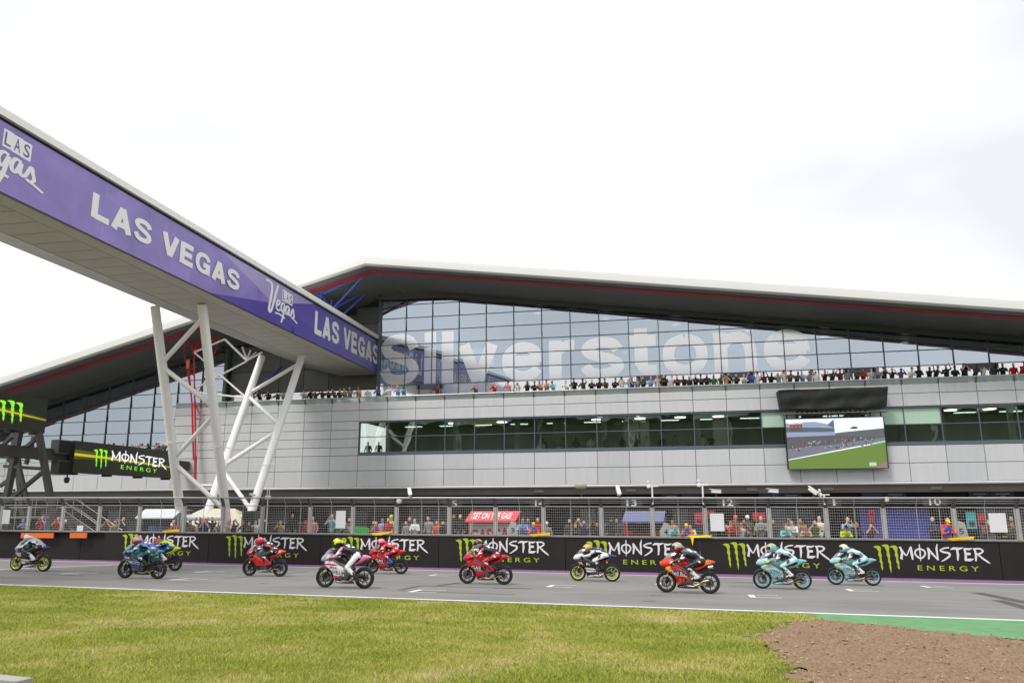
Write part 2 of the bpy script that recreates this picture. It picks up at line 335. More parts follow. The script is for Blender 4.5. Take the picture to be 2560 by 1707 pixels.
mb = MB(); mb.add([(x, y, gz(x, 39.6)+dz) for x, y, dz in ((-90,39.2,.006),(90,39.2,.006),(90,75,.006),(-90,75,.006))], [(0,1,2,3)]); struct(mb.build('pit_lane', ASPH2))
def bar_sheet(name, a, b, w, m, dz):            # a painted or rubbed line on the track between two photo points
    a, b = on_ground(*a), on_ground(*b); t = Vector((b.x-a.x, b.y-a.y)).normalized(); nn = Vector((-t.y, t.x))*w/2
    q = [(a.x+nn.x, a.y+nn.y), (a.x-nn.x, a.y-nn.y), (b.x-nn.x, b.y-nn.y), (b.x+nn.x, b.y+nn.y)]
    return sheet(name, q, m, dz)
bar_sheet('control_line', (-400,1439.5), (303,1410.6), .22, PW, .0115)
# grid boxes: cross bar and two short arms
def grid_box(x, y, n=0):
    w = 1.05; lw = .1; L_ = .85; rx = []
    mb = MB()
    def rect(x0, x1, y0, y1): mb.add([(a, b, gz(a, b)+.0125) for a, b in ((x0,y0),(x1,y0),(x1,y1),(x0,y1))], [(0,1,2,3)])
    rect(x, x+.16, y-w/2, y+w/2); rect(x+.16, x+L_, y-w/2, y-w/2+lw); rect(x+.16, x+L_, y+w/2-lw, y+w/2)
    struct(mb.build('grid_box', PW))
for px, py in ((172,1433),(500,1429),(442,1448),(1078,1437.5),(1032,1477),(1371,1464.8),(1640,1459),(1872,1490),(2118,1475),(2308,1466.5)):
    p = on_ground(px, py); grid_box(p.x, p.y)
RUB = mat('tyre_rubber_mark', (86,82,79), .75, var=.25, scale=6, spec=.3)
for i, (a, b, w) in enumerate((((1000,1474),(1055,1463.5),.16),((1055,1463.5),(1090,1465),.2),((1085,1465.5),(1150,1456),.2),((1000,1476.5),(1285,1486),.14),((1100,1465),(1330,1471),.13),((60,1433),(215,1439.5),.12),((0,1445),(64,1446.6),.14),((20,1427),(225,1425.5),.1),
      ((1623,1488),(1658,1488),.16),((1606,1502),(1640,1503),.16),((650,1458),(675,1459),.16),((730,1450.5),(765,1450.5),.12),((1230,1470),(1332,1471.5),.12),((2440,1481),(2600,1513),.42),((2495,1500),(2640,1541),.34),((715,1433),(770,1428.5),.14),((560,1446),(640,1440),.14),((1840,1454),(1960,1458),.12),((1820,1464),(1905,1467),.1),((1700,1452),(1900,1457),.08))):
    bar_sheet('tyre_mark', a, b, w, RUB, .0075)
# green painted run-off and gravel bed
GREEN = mat('green_paint', (106,152,106), .75, var=.16, scale=2.2, spec=.2, bump=.2, bscale=60)
g0 = on_ground(2052,1547); pts = [(g0.x, near_y(g0.x)-.11)]
for px, py in ((2052,1551),(2160,1560),(2300,1576),(2420,1588),(2560,1600),(2700,1616)):
    q = on_ground(px, py); pts.append((q.x, q.y))
pts.append((60., pts[-1][1]-6)); pts.append((60., near_y(60)-.11)); pts.append((pts[-3][0], near_y(pts[-3][0])-.11))
sheet('green_runoff', pts, GREEN, .0125)
# gravel: a lumpy raked bed with a ragged edge into the turf
from mathutils import noise as mnoise
GEDGE = [on_ground(px, py).xy for px, py in ((2052,1552),(1985,1556),(1925,1578),(1888,1592),(1905,1612),(1935,1632),(1955,1660),(1975,1690),(2010,1720),(2040,1760),(2060,1900))]
GTOP = [on_ground(px, py).xy for px, py in ((2052,1552),(2160,1561.5),(2300,1577.5),(2420,1590),(2560,1602.5),(2700,1619))]
gpoly = [tuple(p) for p in GEDGE]+[(11., 3.)]+[(13., 9.)]+[tuple(p) for p in GTOP[::-1]]
def inside(p, poly):
    c = False; n = len(poly)
    for i in range(n):
        (x0, y0), (x1, y1) = poly[i], poly[(i+1) % n]
        if (y0 > p[1]) != (y1 > p[1]) and p[0] < (x1-x0)*(p[1]-y0)/(y1-y0)+x0: c = not c
    return c
def edge_d(p, poly):
    best = 9.
    P = Vector(p)
    for i in range(len(poly)):
        a, b = Vector(poly[i]), Vector(poly[(i+1) % len(poly)]); ab = b-a; t = max(0, min(1, (P-a).dot(ab)/max(ab.length_squared, 1e-9))); best = min(best, (P-a-ab*t).length)
    return best
GS = .055; x0g, x1g, y0g, y1g = .3, 11., 5.5, 18.
nx, ny = int((x1g-x0g)/GS), int((y1g-y0g)/GS); idx = {}; gv = []; gf = []
def gvert(i, j):
    if (i, j) in idx: return idx[i, j]
    x, y = x0g+i*GS, y0g+j*GS
    h = .08*mnoise.noise((x*2.3, y*6, 0))+.06*mnoise.noise((x*6, y*11, 3))+.02*mnoise.noise((x*17, y*19, 7))
    d = edge_d((x, y), gpoly); k = min(1, d/.5)
    gv.append((x+.01*mnoise.noise((x*30, y*30, 1)), y, gz(x, y)+.02*k+h*(.3+.7*k)+.012)); idx[i, j] = len(gv)-1; return idx[i, j]
for j in range(ny):
    for i in range(nx):
        cx, cy = x0g+(i+.5)*GS, y0g+(j+.5)*GS
        jx = .35*mnoise.noise((cx*1.5, cy*2, 5))+.25*mnoise.noise((cx*5, cy*7, 9))
        if cy < near_y(cx)-.7 and inside((cx+(jx if cx < 6 else 0), cy+(jx*.1)), gpoly): gf.append((gvert(i, j), gvert(i+1, j), gvert(i+1, j+1), gvert(i, j+1)))
mb = MB(); mb.add(gv, gf)
GRAV = mat('gravel', (150,126,102), .95, var=.3, scale=22, bump=.8, bscale=120, spec=.15)
struct(mb.build('gravel_bed', GRAV, smooth=60), 'stuff')
ns = 42000; rx = RNG.uniform(x0g, x1g, ns); ry = RNG.uniform(6, 18, ns)
tv = []; tf = []; tm = []
unit = np.array([(1,0,0),(-1,0,0),(0,1,0),(0,-1,0),(0,0,1),(0,0,-.4)]); oct_f = [(0,2,4),(2,1,4),(1,3,4),(3,0,4)]
for k in range(ns):
    if not inside((rx[k], ry[k]), gpoly) or ry[k] > near_y(rx[k])-.75: continue
    x, y = float(rx[k]), float(ry[k]); s_ = .006+.02*random.random()**4
    h = .08*mnoise.noise((x*2.3, y*6, 0))+.06*mnoise.noise((x*6, y*11, 3))+.02*mnoise.noise((x*17, y*19, 7))
    o = len(tv); a = random.random()*6.28; ca, sa = math.cos(a), math.sin(a)
    for u in unit[:5]:
        px_, py_ = u[0]*s_*random.uniform(.6,1.3), u[1]*s_*random.uniform(.6,1.3)
        tv.append((x+px_*ca-py_*sa, y+px_*sa+py_*ca, gz(x, y)+.03+h+u[2]*s_*.7))
    tf += [tuple(o+i for i in f_) for f_ in oct_f]; tm += [random.choice((0,0,0,1,2))]*4
mb = MB(); mb.v = tv; mb.f = tf; mb.m = tm
struct(mb.build('gravel_stones', [mat('stone_tan', (160,137,110), .9, spec=.2), mat('stone_brown', (118,92,74), .9, spec=.2), mat('stone_pale', (182,160,138), .9, spec=.2)]), 'stuff')
# grass: single blades, thicker near the camera, thinning to the dry patches
def blade_mat():
    m = bpy.data.materials.new('grass_blade'); m.use_nodes = True; n = m.node_tree.nodes; l = m.node_tree.links; p = n['Principled BSDF']
    g = n.new('ShaderNodeNewGeometry')
    def noise(sc, det, s=(1,1,1)):
        mp_ = n.new('ShaderNodeMapping'); mp_.inputs['Scale'].default_value = s; l.new(g.outputs['Position'], mp_.inputs[0])
        z = n.new('ShaderNodeTexNoise'); z.inputs['Scale'].default_value = sc; z.inputs['Detail'].default_value = det; z.inputs['Roughness'].default_value = .6; l.new(mp_.outputs[0], z.inputs['Vector']); return z
    z = noise(.6, 8); r = n.new('ShaderNodeValToRGB'); e = r.color_ramp.elements
    e[0].position = .39; e[0].color = (.28, .34, .042, 1); e[1].position = .71; e[1].color = (.68, .56, .28, 1)
    q = e.new(.5); q.color = (.41, .425, .065, 1); q = e.new(.6); q.color = (.50, .47, .13, 1)
    ad = n.new('ShaderNodeMath'); ad.operation = 'MULTIPLY_ADD'; ad.inputs[1].default_value = .2; l.new(g.outputs['Random Per Island'], ad.inputs[0])
    sb = n.new('ShaderNodeMath'); sb.operation = 'SUBTRACT'; sb.inputs[1].default_value = .1; l.new(z.outputs[0], ad.inputs[2]); l.new(ad.outputs[0], sb.inputs[0]); l.new(sb.outputs[0], r.inputs[0])
    l.new(r.outputs[0], p.inputs['Base Color']); p.inputs['Roughness'].default_value = .6; p.inputs['Specular IOR Level'].default_value = .25
    return m
def grass():
    n = 1150000; dep = 6.8*np.exp(RNG.uniform(0, 1, n)*math.log(20.6/6.8))
    X = RNG.uniform(-1.12, .62, n)*dep; Y = dep
    X = X-.08*dep
    keep = (Y < 19.26-.0398*X-.36+.06*np.sin(X*1.7)+.05*np.sin(X*4.3+1)+.04*np.sin(X*9.1)+RNG.normal(0, .03, n))
    keep &= RNG.uniform(0, 1, n) < np.clip(dep/14., .4, 1)
    X, Y = X[keep], Y[keep]
    gp = np.array(gpoly); ins = np.zeros(len(X), bool)
    jx = .18*np.sin(Y*3.1)+.12*np.sin(Y*7.7+1)+.08*np.sin(Y*17)+RNG.normal(0, .14, len(X))*np.where(RNG.uniform(0,1,len(X)) < .12, 3.2, 1.)
    for i in range(len(gp)):
        a, b = gp[i], gp[(i+1) % len(gp)]
        c = ((a[1] > Y) != (b[1] > Y)); xx = (b[0]-a[0])*(Y-a[1])/(b[1]-a[1]+1e-12)+a[0]; ins ^= c & (X+jx < xx)
    g0x = g0.x
    X, Y = X[~ins], Y[~ins]
    kp = ~((X > g0x) & (Y > 14)); X, Y = X[kp], Y[kp]
    k = len(X); print('blades', k)
    fld = np.sin(X*2.1+np.sin(Y*1.7)*1.3)*np.sin(Y*2.9+np.sin(X*1.3))+.6*np.sin(X*5.3+Y*2)*np.sin(Y*6.1-X)
    a = RNG.uniform(0, 2*np.pi, k); h = RNG.uniform(.018, .05, k)*(1+.25*fld)*(1+.25*np.clip((Y-12)/8, 0, 1)); w = RNG.uniform(.004, .009, k)*(1+.06*np.clip(Y-8, 0, 12)); le = RNG.normal(0, .7, (2, k))*h
    Z = S0+SX*X+SY*Y-.002
    V = np.empty((k, 3, 3)); dx, dy = np.cos(a)*w/2, np.sin(a)*w/2
    V[:,0] = np.c_[X-dx, Y-dy, Z]; V[:,1] = np.c_[X+dx, Y+dy, Z]; V[:,2] = np.c_[X+le[0], Y+le[1], Z+h]
    me = bpy.data.meshes.new('grass'); me.vertices.add(3*k); me.vertices.foreach_set('co', V.reshape(-1).astype(np.float32))
    me.loops.add(3*k); me.loops.foreach_set('vertex_index', np.arange(3*k, dtype=np.int32)); me.polygons.add(k)
    me.polygons.foreach_set('loop_start', np.arange(0, 3*k, 3, dtype=np.int32))
    me.materials.append(blade_mat()); me.update(); me.validate(); o = put('grass', me); struct(o, 'stuff')
grass()
kerb = MB(); a, b = on_ground(-60,1702), on_ground(60,1715); kerb.beam((a.x,a.y,a.z+.03), (b.x,b.y,b.z+.03), .2, .07)
struct(kerb.build('kerb', mat('concrete', (165,163,158), .9, var=.12, scale=5, bump=.3)))
# ================================================================== PIT BUILDING
PANEL = mat('aluminium_panel', (203,204,205), .42, .0, var=.035, scale=2.6, spec=.5, stretch=(1,1,.1))
PANEL2 = mat('aluminium_panel_worn', (195,196,198), .45, .0, var=.045, scale=3, spec=.5, stretch=(1,1,.1))
LIP = mat('aluminium_lip', (214,214,214), .35, spec=.5)
JOINT = mat('joint_dark', (52,53,54), .8)
DARKCLAD = mat('dark_cladding', (114,114,112), .5, var=.08, scale=.6)
DARKCLAD2 = mat('charcoal_cladding', (104,104,102), .55, var=.1, scale=.5)
FRAME = mat('window_frame', (96,108,118), .4, .2)
BRONZE = mat('bronze_band', (92,87,80), .5, .1, var=.1, scale=.7)
BLACK = mat('matt_black', (24,24,24), .7)
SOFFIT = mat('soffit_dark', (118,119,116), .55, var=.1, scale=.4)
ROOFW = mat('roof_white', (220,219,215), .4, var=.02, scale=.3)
REDST = mat('soffit_red', (172,66,76), .5, var=.12, scale=.6)
UGLASS = glass_mat('sky_glass', .33, (.82,.9,1.), (.34,.40,.46), (.09,.12,.16), .35, .012, .006)
DOORG = glass_mat('terrace_door_glass', .42, (1,1,1), (.55,.58,.6), (.75,.76,.78), .55, .05)
WGLASS = glass_mat('tinted_glass', .30, (.92,1,.95), (.92,.96,.93), (.02,.025,.022), .02, .01, .05)
RGLASS = glass_mat('balustrade_glass', .2, (.9,1,.97), (.6,.7,.66), (.62,.68,.66), .6, .05)
FILM = glass_mat('letter_film', .40, (.97,.97,1), (.5,.5,.5), (.88,.88,.9), .97, .12)
XG = [0.76+2.325*i for i in range(-40, 18)]     # module grid of the façade
bld = thing('pit_building', 'long grey panelled pit building with glass front under a white winged roof', 'building', (0, 58, 0))
def P(mb, name, m, parent=bld, smooth=None):    # world-space piece under the building's empty
    mb.v = [(x, y-58, z) for x, y, z in mb.v]; return mb.build(name, m, parent, smooth)
# --- cladding panels: one mesh per size, shared
_pm = {}
def panel(x0, x1, z0, z1, Y=58., m=PANEL, name='panel', th=.09, parent=bld):
    g = .016; key = (round(x1-x0,3), round(z1-z0,3), m.name, th)
    if key not in _pm:
        w, h = (x1-x0)/2-g, (z1-z0)/2-g; b = .012; mb = MB()
        mb.add([(-w,0,-h),(w,0,-h),(w,0,h),(-w,0,h),(-w,-th+b,-h),(w,-th+b,-h),(w,-th+b,h),(-w,-th+b,h),(-w+b,-th,-h+b),(w-b,-th,-h+b),(w-b,-th,h-b),(-w+b,-th,h-b)],
               [(0,1,2,3),(0,4,5,1),(1,5,6,2),(2,6,7,3),(3,7,4,0),(4,8,9,5),(5,9,10,6),(6,10,11,7),(7,11,8,4),(8,11,10,9)])
        _pm[key] = mb.mesh(name, m)
    return put(name, _pm[key], parent, ((x0+x1)/2, Y-58+random.uniform(-.004,.004), (z0+z1)/2), (random.uniform(-.0015,.0015), 0, random.uniform(-.0015,.0015)))
ROWS = [4.70, 5.93, 7.10]; LROWS = [7.10, 7.73, 8.42, 9.09, 9.77, 10.62, 11.25]; UP1 = [9.74, 10.62, 11.25]
XC = [x for x in XG if x > -43]; XL0 = -40.9; WIN_L = -24.5
cols_ = [(XL0, XG[22])]+[(XG[i], XG[i+1]) for i in range(22, 57)]
cols_ = [c for c in cols_ if c[1] > XL0 and c[0] < 34]
# make the two half modules beside the window band
fixed = []
for a, b in cols_:
    if a < WIN_L-.2 and b > WIN_L+.2: fixed += [(a, WIN_L), (WIN_L, b)] if False else [(a, b)]
    else: fixed.append((a, b))
cols_ = sorted(set(fixed))
for k, (a, b) in enumerate(cols_):
    m_ = PANEL if (k*7) % 5 else PANEL2
    for r in range(2): panel(a, b, ROWS[r], ROWS[r+1], m=m_)
    left = (a+b)/2 < WIN_L
    for zz in ([LROWS] if left else [UP1]):
        for r in range(len(zz)-1): panel(a, b, zz[r], zz[r+1], m=m_ if r % 2 else PANEL)
WX0 = [a for a, b in cols_ if (a+b)/2 > WIN_L][0]; WX1 = cols_[-1][1]
lx = XL0
while lx > -84:
    for z0, z1 in ((4.70, 5.93), (5.93, 7.0)): panel(lx-2.325, lx, z0, z1)
    lx -= 2.325
mb = MB(); mb.span((XL0, 58.02, 4.6), (WX0-.02, 58.4, 11.24)); mb.span((-84, 58.02, 4.6), (XL0-.02, 58.4, 6.98)); mb.span((WX0, 58.02, 4.6), (34, 58.4, 7.08)); mb.span((WX0, 58.02, 9.76), (34, 58.4, 11.24)); P(mb, 'backing_wall', JOINT)
mb = MB(); prof = [(57.90,4.70),(57.86,4.64),(57.88,4.56),(57.98,4.52),(58.2,4.53),(58.2,4.70)]
mb.prism(prof, lambda u,v,d: (d,u,v), -84, 34); P(mb, 'facade_lip', LIP, smooth=40)
mb = MB(); mb.prism([(58.0,4.52),(58.12,4.02),(58.75,4.02),(58.75,4.52)], lambda u,v,d: (d,u,v), -84, 34); P(mb, 'canopy_band', BRONZE)
for px in (1348,1578,2340,1880,2070):
    q = at_y(px, 1222, 58.2); mb = MB(); mb.span((q.x-.35, 58.03, 4.18), (q.x+.35, 58.3, 4.40)); P(mb, 'vent_grille', mat('vent_grey', (96,94,90), .6))
# --- balustrade of the upper terrace
for a, b in cols_:
    mb = MB(); mb.add([(a+.04,57.93,11.25),(b-.04,57.93,11.25),(b-.04,57.80,11.58),(a+.04,57.80,11.58),(a+.04,57.95,11.25),(b-.04,57.95,11.25),(b-.04,57.82,11.58),(a+.04,57.82,11.58)], [(0,1,2,3),(4,5,6,7),(0,1,5,4),(2,3,7,6),(0,3,7,4),(1,2,6,5)]); P(mb, 'balustrade_pane', RGLASS)
    mb = MB(); mb.beam((b,57.96,11.2), (b,57.77,11.58), .07, .1); P(mb, 'rail_bracket', FRAME)
mb = MB(); mb.path([(XL0, 57.8, 11.62), (34, 57.8, 11.62)], .045, 8); P(mb, 'hand_rail', mat('rail_metal', (205,208,206), .3, .6), smooth=60)
mb = MB(); mb.span((XL0, 58.4, 10.2), (34, 62.6, 10.8)); P(mb, 'terrace_floor', mat('terrace_paving', (150,148,145), .8, var=.1))
# --- window band with the rooms behind it
wc = [c for c in cols_ if c[0] >= WX0-.01]
mb = MB(); mb.span((WX0, 57.9, 7.10), (WX1, 58.5, 7.34)); P(mb, 'window_sill', FRAME)
mb = MB(); mb.span((WX0, 57.98, 9.64), (WX1, 58.5, 9.74)); P(mb, 'window_head', FRAME)
_wm = {}; FROST = mat('frosted_pane', (186,214,192), .25, var=.04, scale=.6)
for k, (a, b) in enumerate(wc):
    for z0, z1, d in ((7.36, 8.52, 0), (8.56, 9.62, 1)):
        fro = d == 1 and (5.4 < (a+b)/2 < 7.9 or 12.2 < (a+b)/2 < 17.); key = (round(b-a,2), d, fro)
        if key not in _wm:
            mb = MB(); mb.span((-(b-a)/2+.03, -.008, -(z1-z0)/2), ((b-a)/2-.03, .008, (z1-z0)/2)); _wm[key] = mb.mesh('window_pane', FROST if fro else WGLASS)
        put('window_pane', _wm[key], bld, ((a+b)/2, .18, (z0+z1)/2), (random.uniform(-.004,.004), 0, random.uniform(-.004,.004)))
    mb = MB(); mb.span((a-.025, 58.1, 7.34), (a+.025, 58.26, 9.64)); P(mb, 'mullion', FRAME)
mb = MB(); mb.span((WX0, 58.12, 8.515), (WX1, 58.24, 8.565)); P(mb, 'transom', FRAME)
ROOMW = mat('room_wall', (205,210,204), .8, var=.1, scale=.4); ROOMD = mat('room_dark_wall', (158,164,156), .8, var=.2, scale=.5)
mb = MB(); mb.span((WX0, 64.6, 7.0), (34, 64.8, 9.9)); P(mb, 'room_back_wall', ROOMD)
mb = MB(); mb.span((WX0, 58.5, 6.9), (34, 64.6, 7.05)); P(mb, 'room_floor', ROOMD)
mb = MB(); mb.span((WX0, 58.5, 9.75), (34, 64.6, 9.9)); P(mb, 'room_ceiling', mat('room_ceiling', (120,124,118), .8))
for i, xx in enumerate((-23.2, -17.6, -12.6, -5.9, 1.0, 8, 15, 17.6, 22)):
    mb = MB(); mb.path([(xx, 60.2, 7.05), (xx, 60.2, 9.75)], .22, 12); P(mb, 'room_column', ROOMW, smooth=50)
for xx, w in ((-10.2, .9), (-4.6, 1.3), (-3.4, .8), (2.2, 1.2)):
    mb = MB(); mb.span((xx, 62.4, 7.05), (xx+w, 62.6, 9.75)); P(mb, 'room_partition', ROOMW)
LAMP = mat('ceiling_lamp_or_fill', (255,255,250), .5, emit=(255,250,235), estr=3.)
for xx in (-6.5, -3.2, -.2, 2.6, -14, -18, 18.5, 21):
    mb = MB(); mb.lathe([(.01,0),(.42,.0),(.42,.05),(.01,.05)], (xx, 60.9, 9.69), n=14); P(mb, 'ceiling_lamp_or_fill', LAMP)
for xx in range(-22, 33, 3):
    mb = MB(); mb.span((xx-.7, 62.6, 9.70), (xx+.7, 62.95, 9.74)); P(mb, 'ceiling_lamp_or_fill', mat('added_fill_strip', (255,255,250), .5, emit=(235,255,245), estr=1.4))  # glowing strips added only to brighten the rooms, not real fittings
# --- roof: peak above the bridge, long slopes both ways
PKX, PKZ = -23.1, 21.25
def soff(x): return PKZ-.1385*(x-PKX) if x > PKX else PKZ-.256*(PKX-x)
RX = [-84, PKX, 40]
mb = MB()
for a, b in ((RX[0], RX[1]), (RX[1], RX[2])):
    pr = [(54.35,-.03),(54.1,.0),(54.0,.09),(54.0,.4),(54.03,.66),(54.15,.78),(54.6,.86),(80,1.0),(80,.0)]
    n = len(pr); vv = [(a, y, soff(a)+h) for y, h in pr]+[(b, y, soff(b)+h) for y, h in pr]
    mb.add(vv, [(i, i+1, n+i+1, n+i) for i in range(n-1)])
roof = P(mb, 'roof', ROOFW, smooth=35)
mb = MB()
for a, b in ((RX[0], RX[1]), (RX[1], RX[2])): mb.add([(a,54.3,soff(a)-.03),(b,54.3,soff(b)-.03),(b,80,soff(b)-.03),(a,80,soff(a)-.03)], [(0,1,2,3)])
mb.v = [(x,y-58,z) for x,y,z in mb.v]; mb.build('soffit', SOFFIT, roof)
for a, b in ((RX[0], RX[1]), (RX[1], RX[2])):
    mb = MB(); mb.add([(a,55.25,soff(a)-.06),(b,55.25,soff(b)-.06),(b,56.05,soff(b)-.06),(a,56.05,soff(a)-.06),(a,55.25,soff(a)-.1),(b,55.25,soff(b)-.1),(b,56.05,soff(b)-.1),(a,56.05,soff(a)-.1)], [(4,5,6,7),(0,1,5,4),(2,3,7,6),(0,3,7,4),(1,2,6,5)])
    mb.v = [(x,y-58,z) for x,y,z in mb.v]; mb.build('red_strip', REDST, roof)
for a, b in ((-84,-39.2),(-24.9,40)):
    mb = MB()
    for i in range(10):
        x0 = a+(b-a)*i/10; x1 = a+(b-a)*(i+1)/10
        mb.beam((x0,61.1,soff(x0)-.22), (x1,61.1,soff(x1)-.22), .28, .3)
    mb.v = [(x,y-58,z) for x,y,z in mb.v]; mb.build('edge_beam', mat('edge_beam', (84,88,82), .5), roof)
# --- great glass front: panes cut by the roof line
YG = 61.7
def clip_poly(poly, fn):           # keep z <= fn(x)
    out_ = []
    for i in range(len(poly)):
        a, b = poly[i], poly[(i+1) % len(poly)]; da, db = fn(a[0])-a[1], fn(b[0])-b[1]
        if da >= 0: out_.append(a)
        if (da >= 0) != (db >= 0): t = da/(da-db); out_.append((a[0]+(b[0]-a[0])*t, a[1]+(b[1]-a[1])*t))
    return out_
TL = lambda x, z: max(0., ((z-3.)/math.hypot(x, YG)-(.10 if x > -30 else .0))/2)
def glass_front(xs_, zs_, top, m0, name='glass_pane'):
    for i in range(len(xs_)-1):
        for j in range(len(zs_)-1):
            a, b, c, d = xs_[i]+.03, xs_[i+1]-.03, zs_[j]+.03, zs_[j+1]-.03
            pl = clip_poly([(a,c),(b,c),(b,d),(a,d)], top)
            if len(pl) < 3 or max(p[1] for p in pl)-min(p[1] for p in pl) < .08: continue
            cx, cz = (a+b)/2, (c+d)/2
            mb = MB(); mb.prism([(u-cx, v-cz) for u, v in pl], lambda u,v,d_: (u, d_, v), -.008, .008)
            o = mb.build(name, m0, bld, loc=(cx, YG+.03-58, cz)); o.rotation_euler = (random.uniform(-.002,.002)+TL(cx, cz), 0, random.uniform(-.003,.003))
zrow = [13.1+1.145*k for k in range(0, 9)]
xr = [-24.7]+[x for x in XG if -23.5 < x < 30]
top = lambda x: soff(x)-.32
glass_front(xr, zrow, top, UGLASS)
glass_front(xr, [10.55, 13.1], top, DOORG, 'terrace_door')
xl = [-39.2]+[-41.35-2.335*i for i in range(0, 19)]; xl = xl[::-1]
zl = [13.1-1.145*k for k in range(5, -1, -1)]+zrow[1:]
glass_front(xl, zl, top, UGLASS)
glass_front(xl, [5.6, zl[0]], top, DOORG, 'terrace_door')
for xx in xr[1:]+xl:
    t_ = top(xx); mb = MB(); mb.span((xx-.03, YG-.075, 10.5 if xx > -30 else 5.8), (xx+.03, YG+.02, t_+.2)); P(mb, 'mullion', FRAME)
mb = MB(); mb.span((-24.95, YG-.14, 10.5), (-24.7, YG+.1, 21)); P(mb, 'corner_post', FRAME)
mb = MB(); mb.span((-39.25, YG-.12, 10.5), (-38.95, YG+.1, 17.1)); P(mb, 'corner_post', FRAME)
for zz in zrow:
    xe = 40 if soff(40)-.3 > zz else PKX+(PKZ-.3-zz)/.1385
    mb = MB(); mb.span((-24.7, YG-.06, zz-.03), (min(30., xe), YG+.05, zz+.03)); P(mb, 'transom', FRAME)
for zz in zl:
    xe = PKX-(PKZ-.3-zz)/.256
    if xe < -39.2 or True: mb = MB(); mb.span((max(-84, min(xe, -200) if False else xe) if zz > soff(-84) else -84, YG-.06, zz-.03), (-39.2, YG+.05, zz+.03)); P(mb, 'transom', FRAME) if max(-84, xe) < -39.4 else None
for px in (1075, 1630, 1850, 2155, 2460):           # dark door frames behind the people
    q = at_y(px, 990, YG); mb = MB()
    for dx in (-.95, .95): mb.span((q.x+dx-.06, YG-.12, 10.5), (q.x+dx+.06, YG-.02, 13.05))
    mb.span((q.x-1.15, YG-.12, 12.72), (q.x+1.15, YG-.02, 13.06)); P(mb, 'door_frame', FRAME)
# inside the glass front: floor, back wall, columns and lamps
INW = mat('hall_wall', (176,186,196), .8, var=.1, scale=.3)
mb = MB(); mb.add([(-24.7,70,10),(34,70,10),(34,70,soff(34)),(PKX,70,PKZ-.1),(-24.7,70,PKZ-.5)], [(0,1,2,3,4)]); P(mb, 'hall_back_wall', INW)
mb = MB(); mb.add([(-84,70,5),(-39.2,70,5),(-39.2,70,soff(-39.2)),(-84,70,soff(-84))], [(0,1,2,3)]); P(mb, 'hall_back_wall', INW)
mb = MB(); mb.span((-24.7, 62.6, 10.2), (34, 70, 10.5)); P(mb, 'hall_floor', INW)
WCOL = mat('white_column', (235,238,240), .5)
for xx in (-17.6, -10.6, -3.6, 3.4, 10.4, 17.4, 24.4): mb = MB(); mb.path([(xx, 63.2, 10.4), (xx, 63.2, soff(xx)-.1)], .26, 12); P(mb, 'hall_column', WCOL, smooth=50)
for xx in (-42.4, -47, -51.7, -56.4, -61): mb = MB(); mb.path([(xx, 63.2, 5.4), (xx, 63.2, soff(xx)-.1)], .26, 12); P(mb, 'hall_column', WCOL, smooth=50)
for px, py in ((1344,784),(1514,797),(1690,812),(1873,827),(2062,842),(2261,858)):
    q = at_y(px, py, 64.5); mb = MB(); mb.lathe([(.01,0),(.3,0),(.3,.06),(.01,.06)], q, n=12); P(mb, 'hall_lamp', LAMP)
for px, py, w, h in ((1165,900,.5,1.1),(1185,882,1.6,.9),(1222,905,1.0,1.0),(1307,907,.7,.9),(1564,882,.5,.3)):   # lit screens deep in the hall
    q = at_y(px, py, 66.5); mb = MB(); mb.span((q.x-w/2, 66.4, q.z-h/2), (q.x+w/2, 66.5, q.z+h/2)); P(mb, 'hall_screen', mat('hall_screen', (250,250,250), .5, emit=(255,255,255), estr=1.1))
# --- name lettering as film on the glass
def face_text(shape, x0, x1, z0, z1, Y): return lambda u, v: (x0+(x1-x0)*u, Y-58, z0+(z1-z0)*v)
words_ = block_word('Silverstone', 1.08, .225, .07, True)
q0 = at_y(957, 960, YG); q1 = at_y(2032, 905, YG)
zc_ = at_y(1620, 934, YG).z; zt_ = at_y(1095, 832, YG).z
fx_ = face_text(None, -24.75, q1.x, 13.1, 17.5, 58.)
for j, word in [(j, w_) for j in range(len(zrow)-1) for w_ in words_]:
    z0, z1 = zrow[j]+.02, zrow[j+1]-.02
    if z0 > 17.6: break
    bm = bmesh.new(); vv = [bm.verts.new(fx_(p[0], p[1])) for p in word[0]]
    for i_, p in enumerate(word[0]): vv[i_].co.y = -p[2]*.12
    for f_ in word[1]: bm.faces.new([vv[i] for i in f_])
    for zc2, nn_ in ((z0, (0,0,-1)), (z1, (0,0,1))): bmesh.ops.bisect_plane(bm, geom=bm.verts[:]+bm.edges[:]+bm.faces[:], plane_co=(0,0,zc2), plane_no=nn_, clear_outer=True)
    zc_ = (z0+z1)/2
    if not bm.faces: bm.free(); continue
    for v_ in bm.verts: v_.co.y += YG+.03-58-.022-TL(v_.co.x, zc_)*(v_.co.z-zc_)
    me = bpy.data.meshes.new('name_lettering'); bm.to_mesh(me); bm.free(); me.materials.append(FILM); put('name_lettering', me, bld)
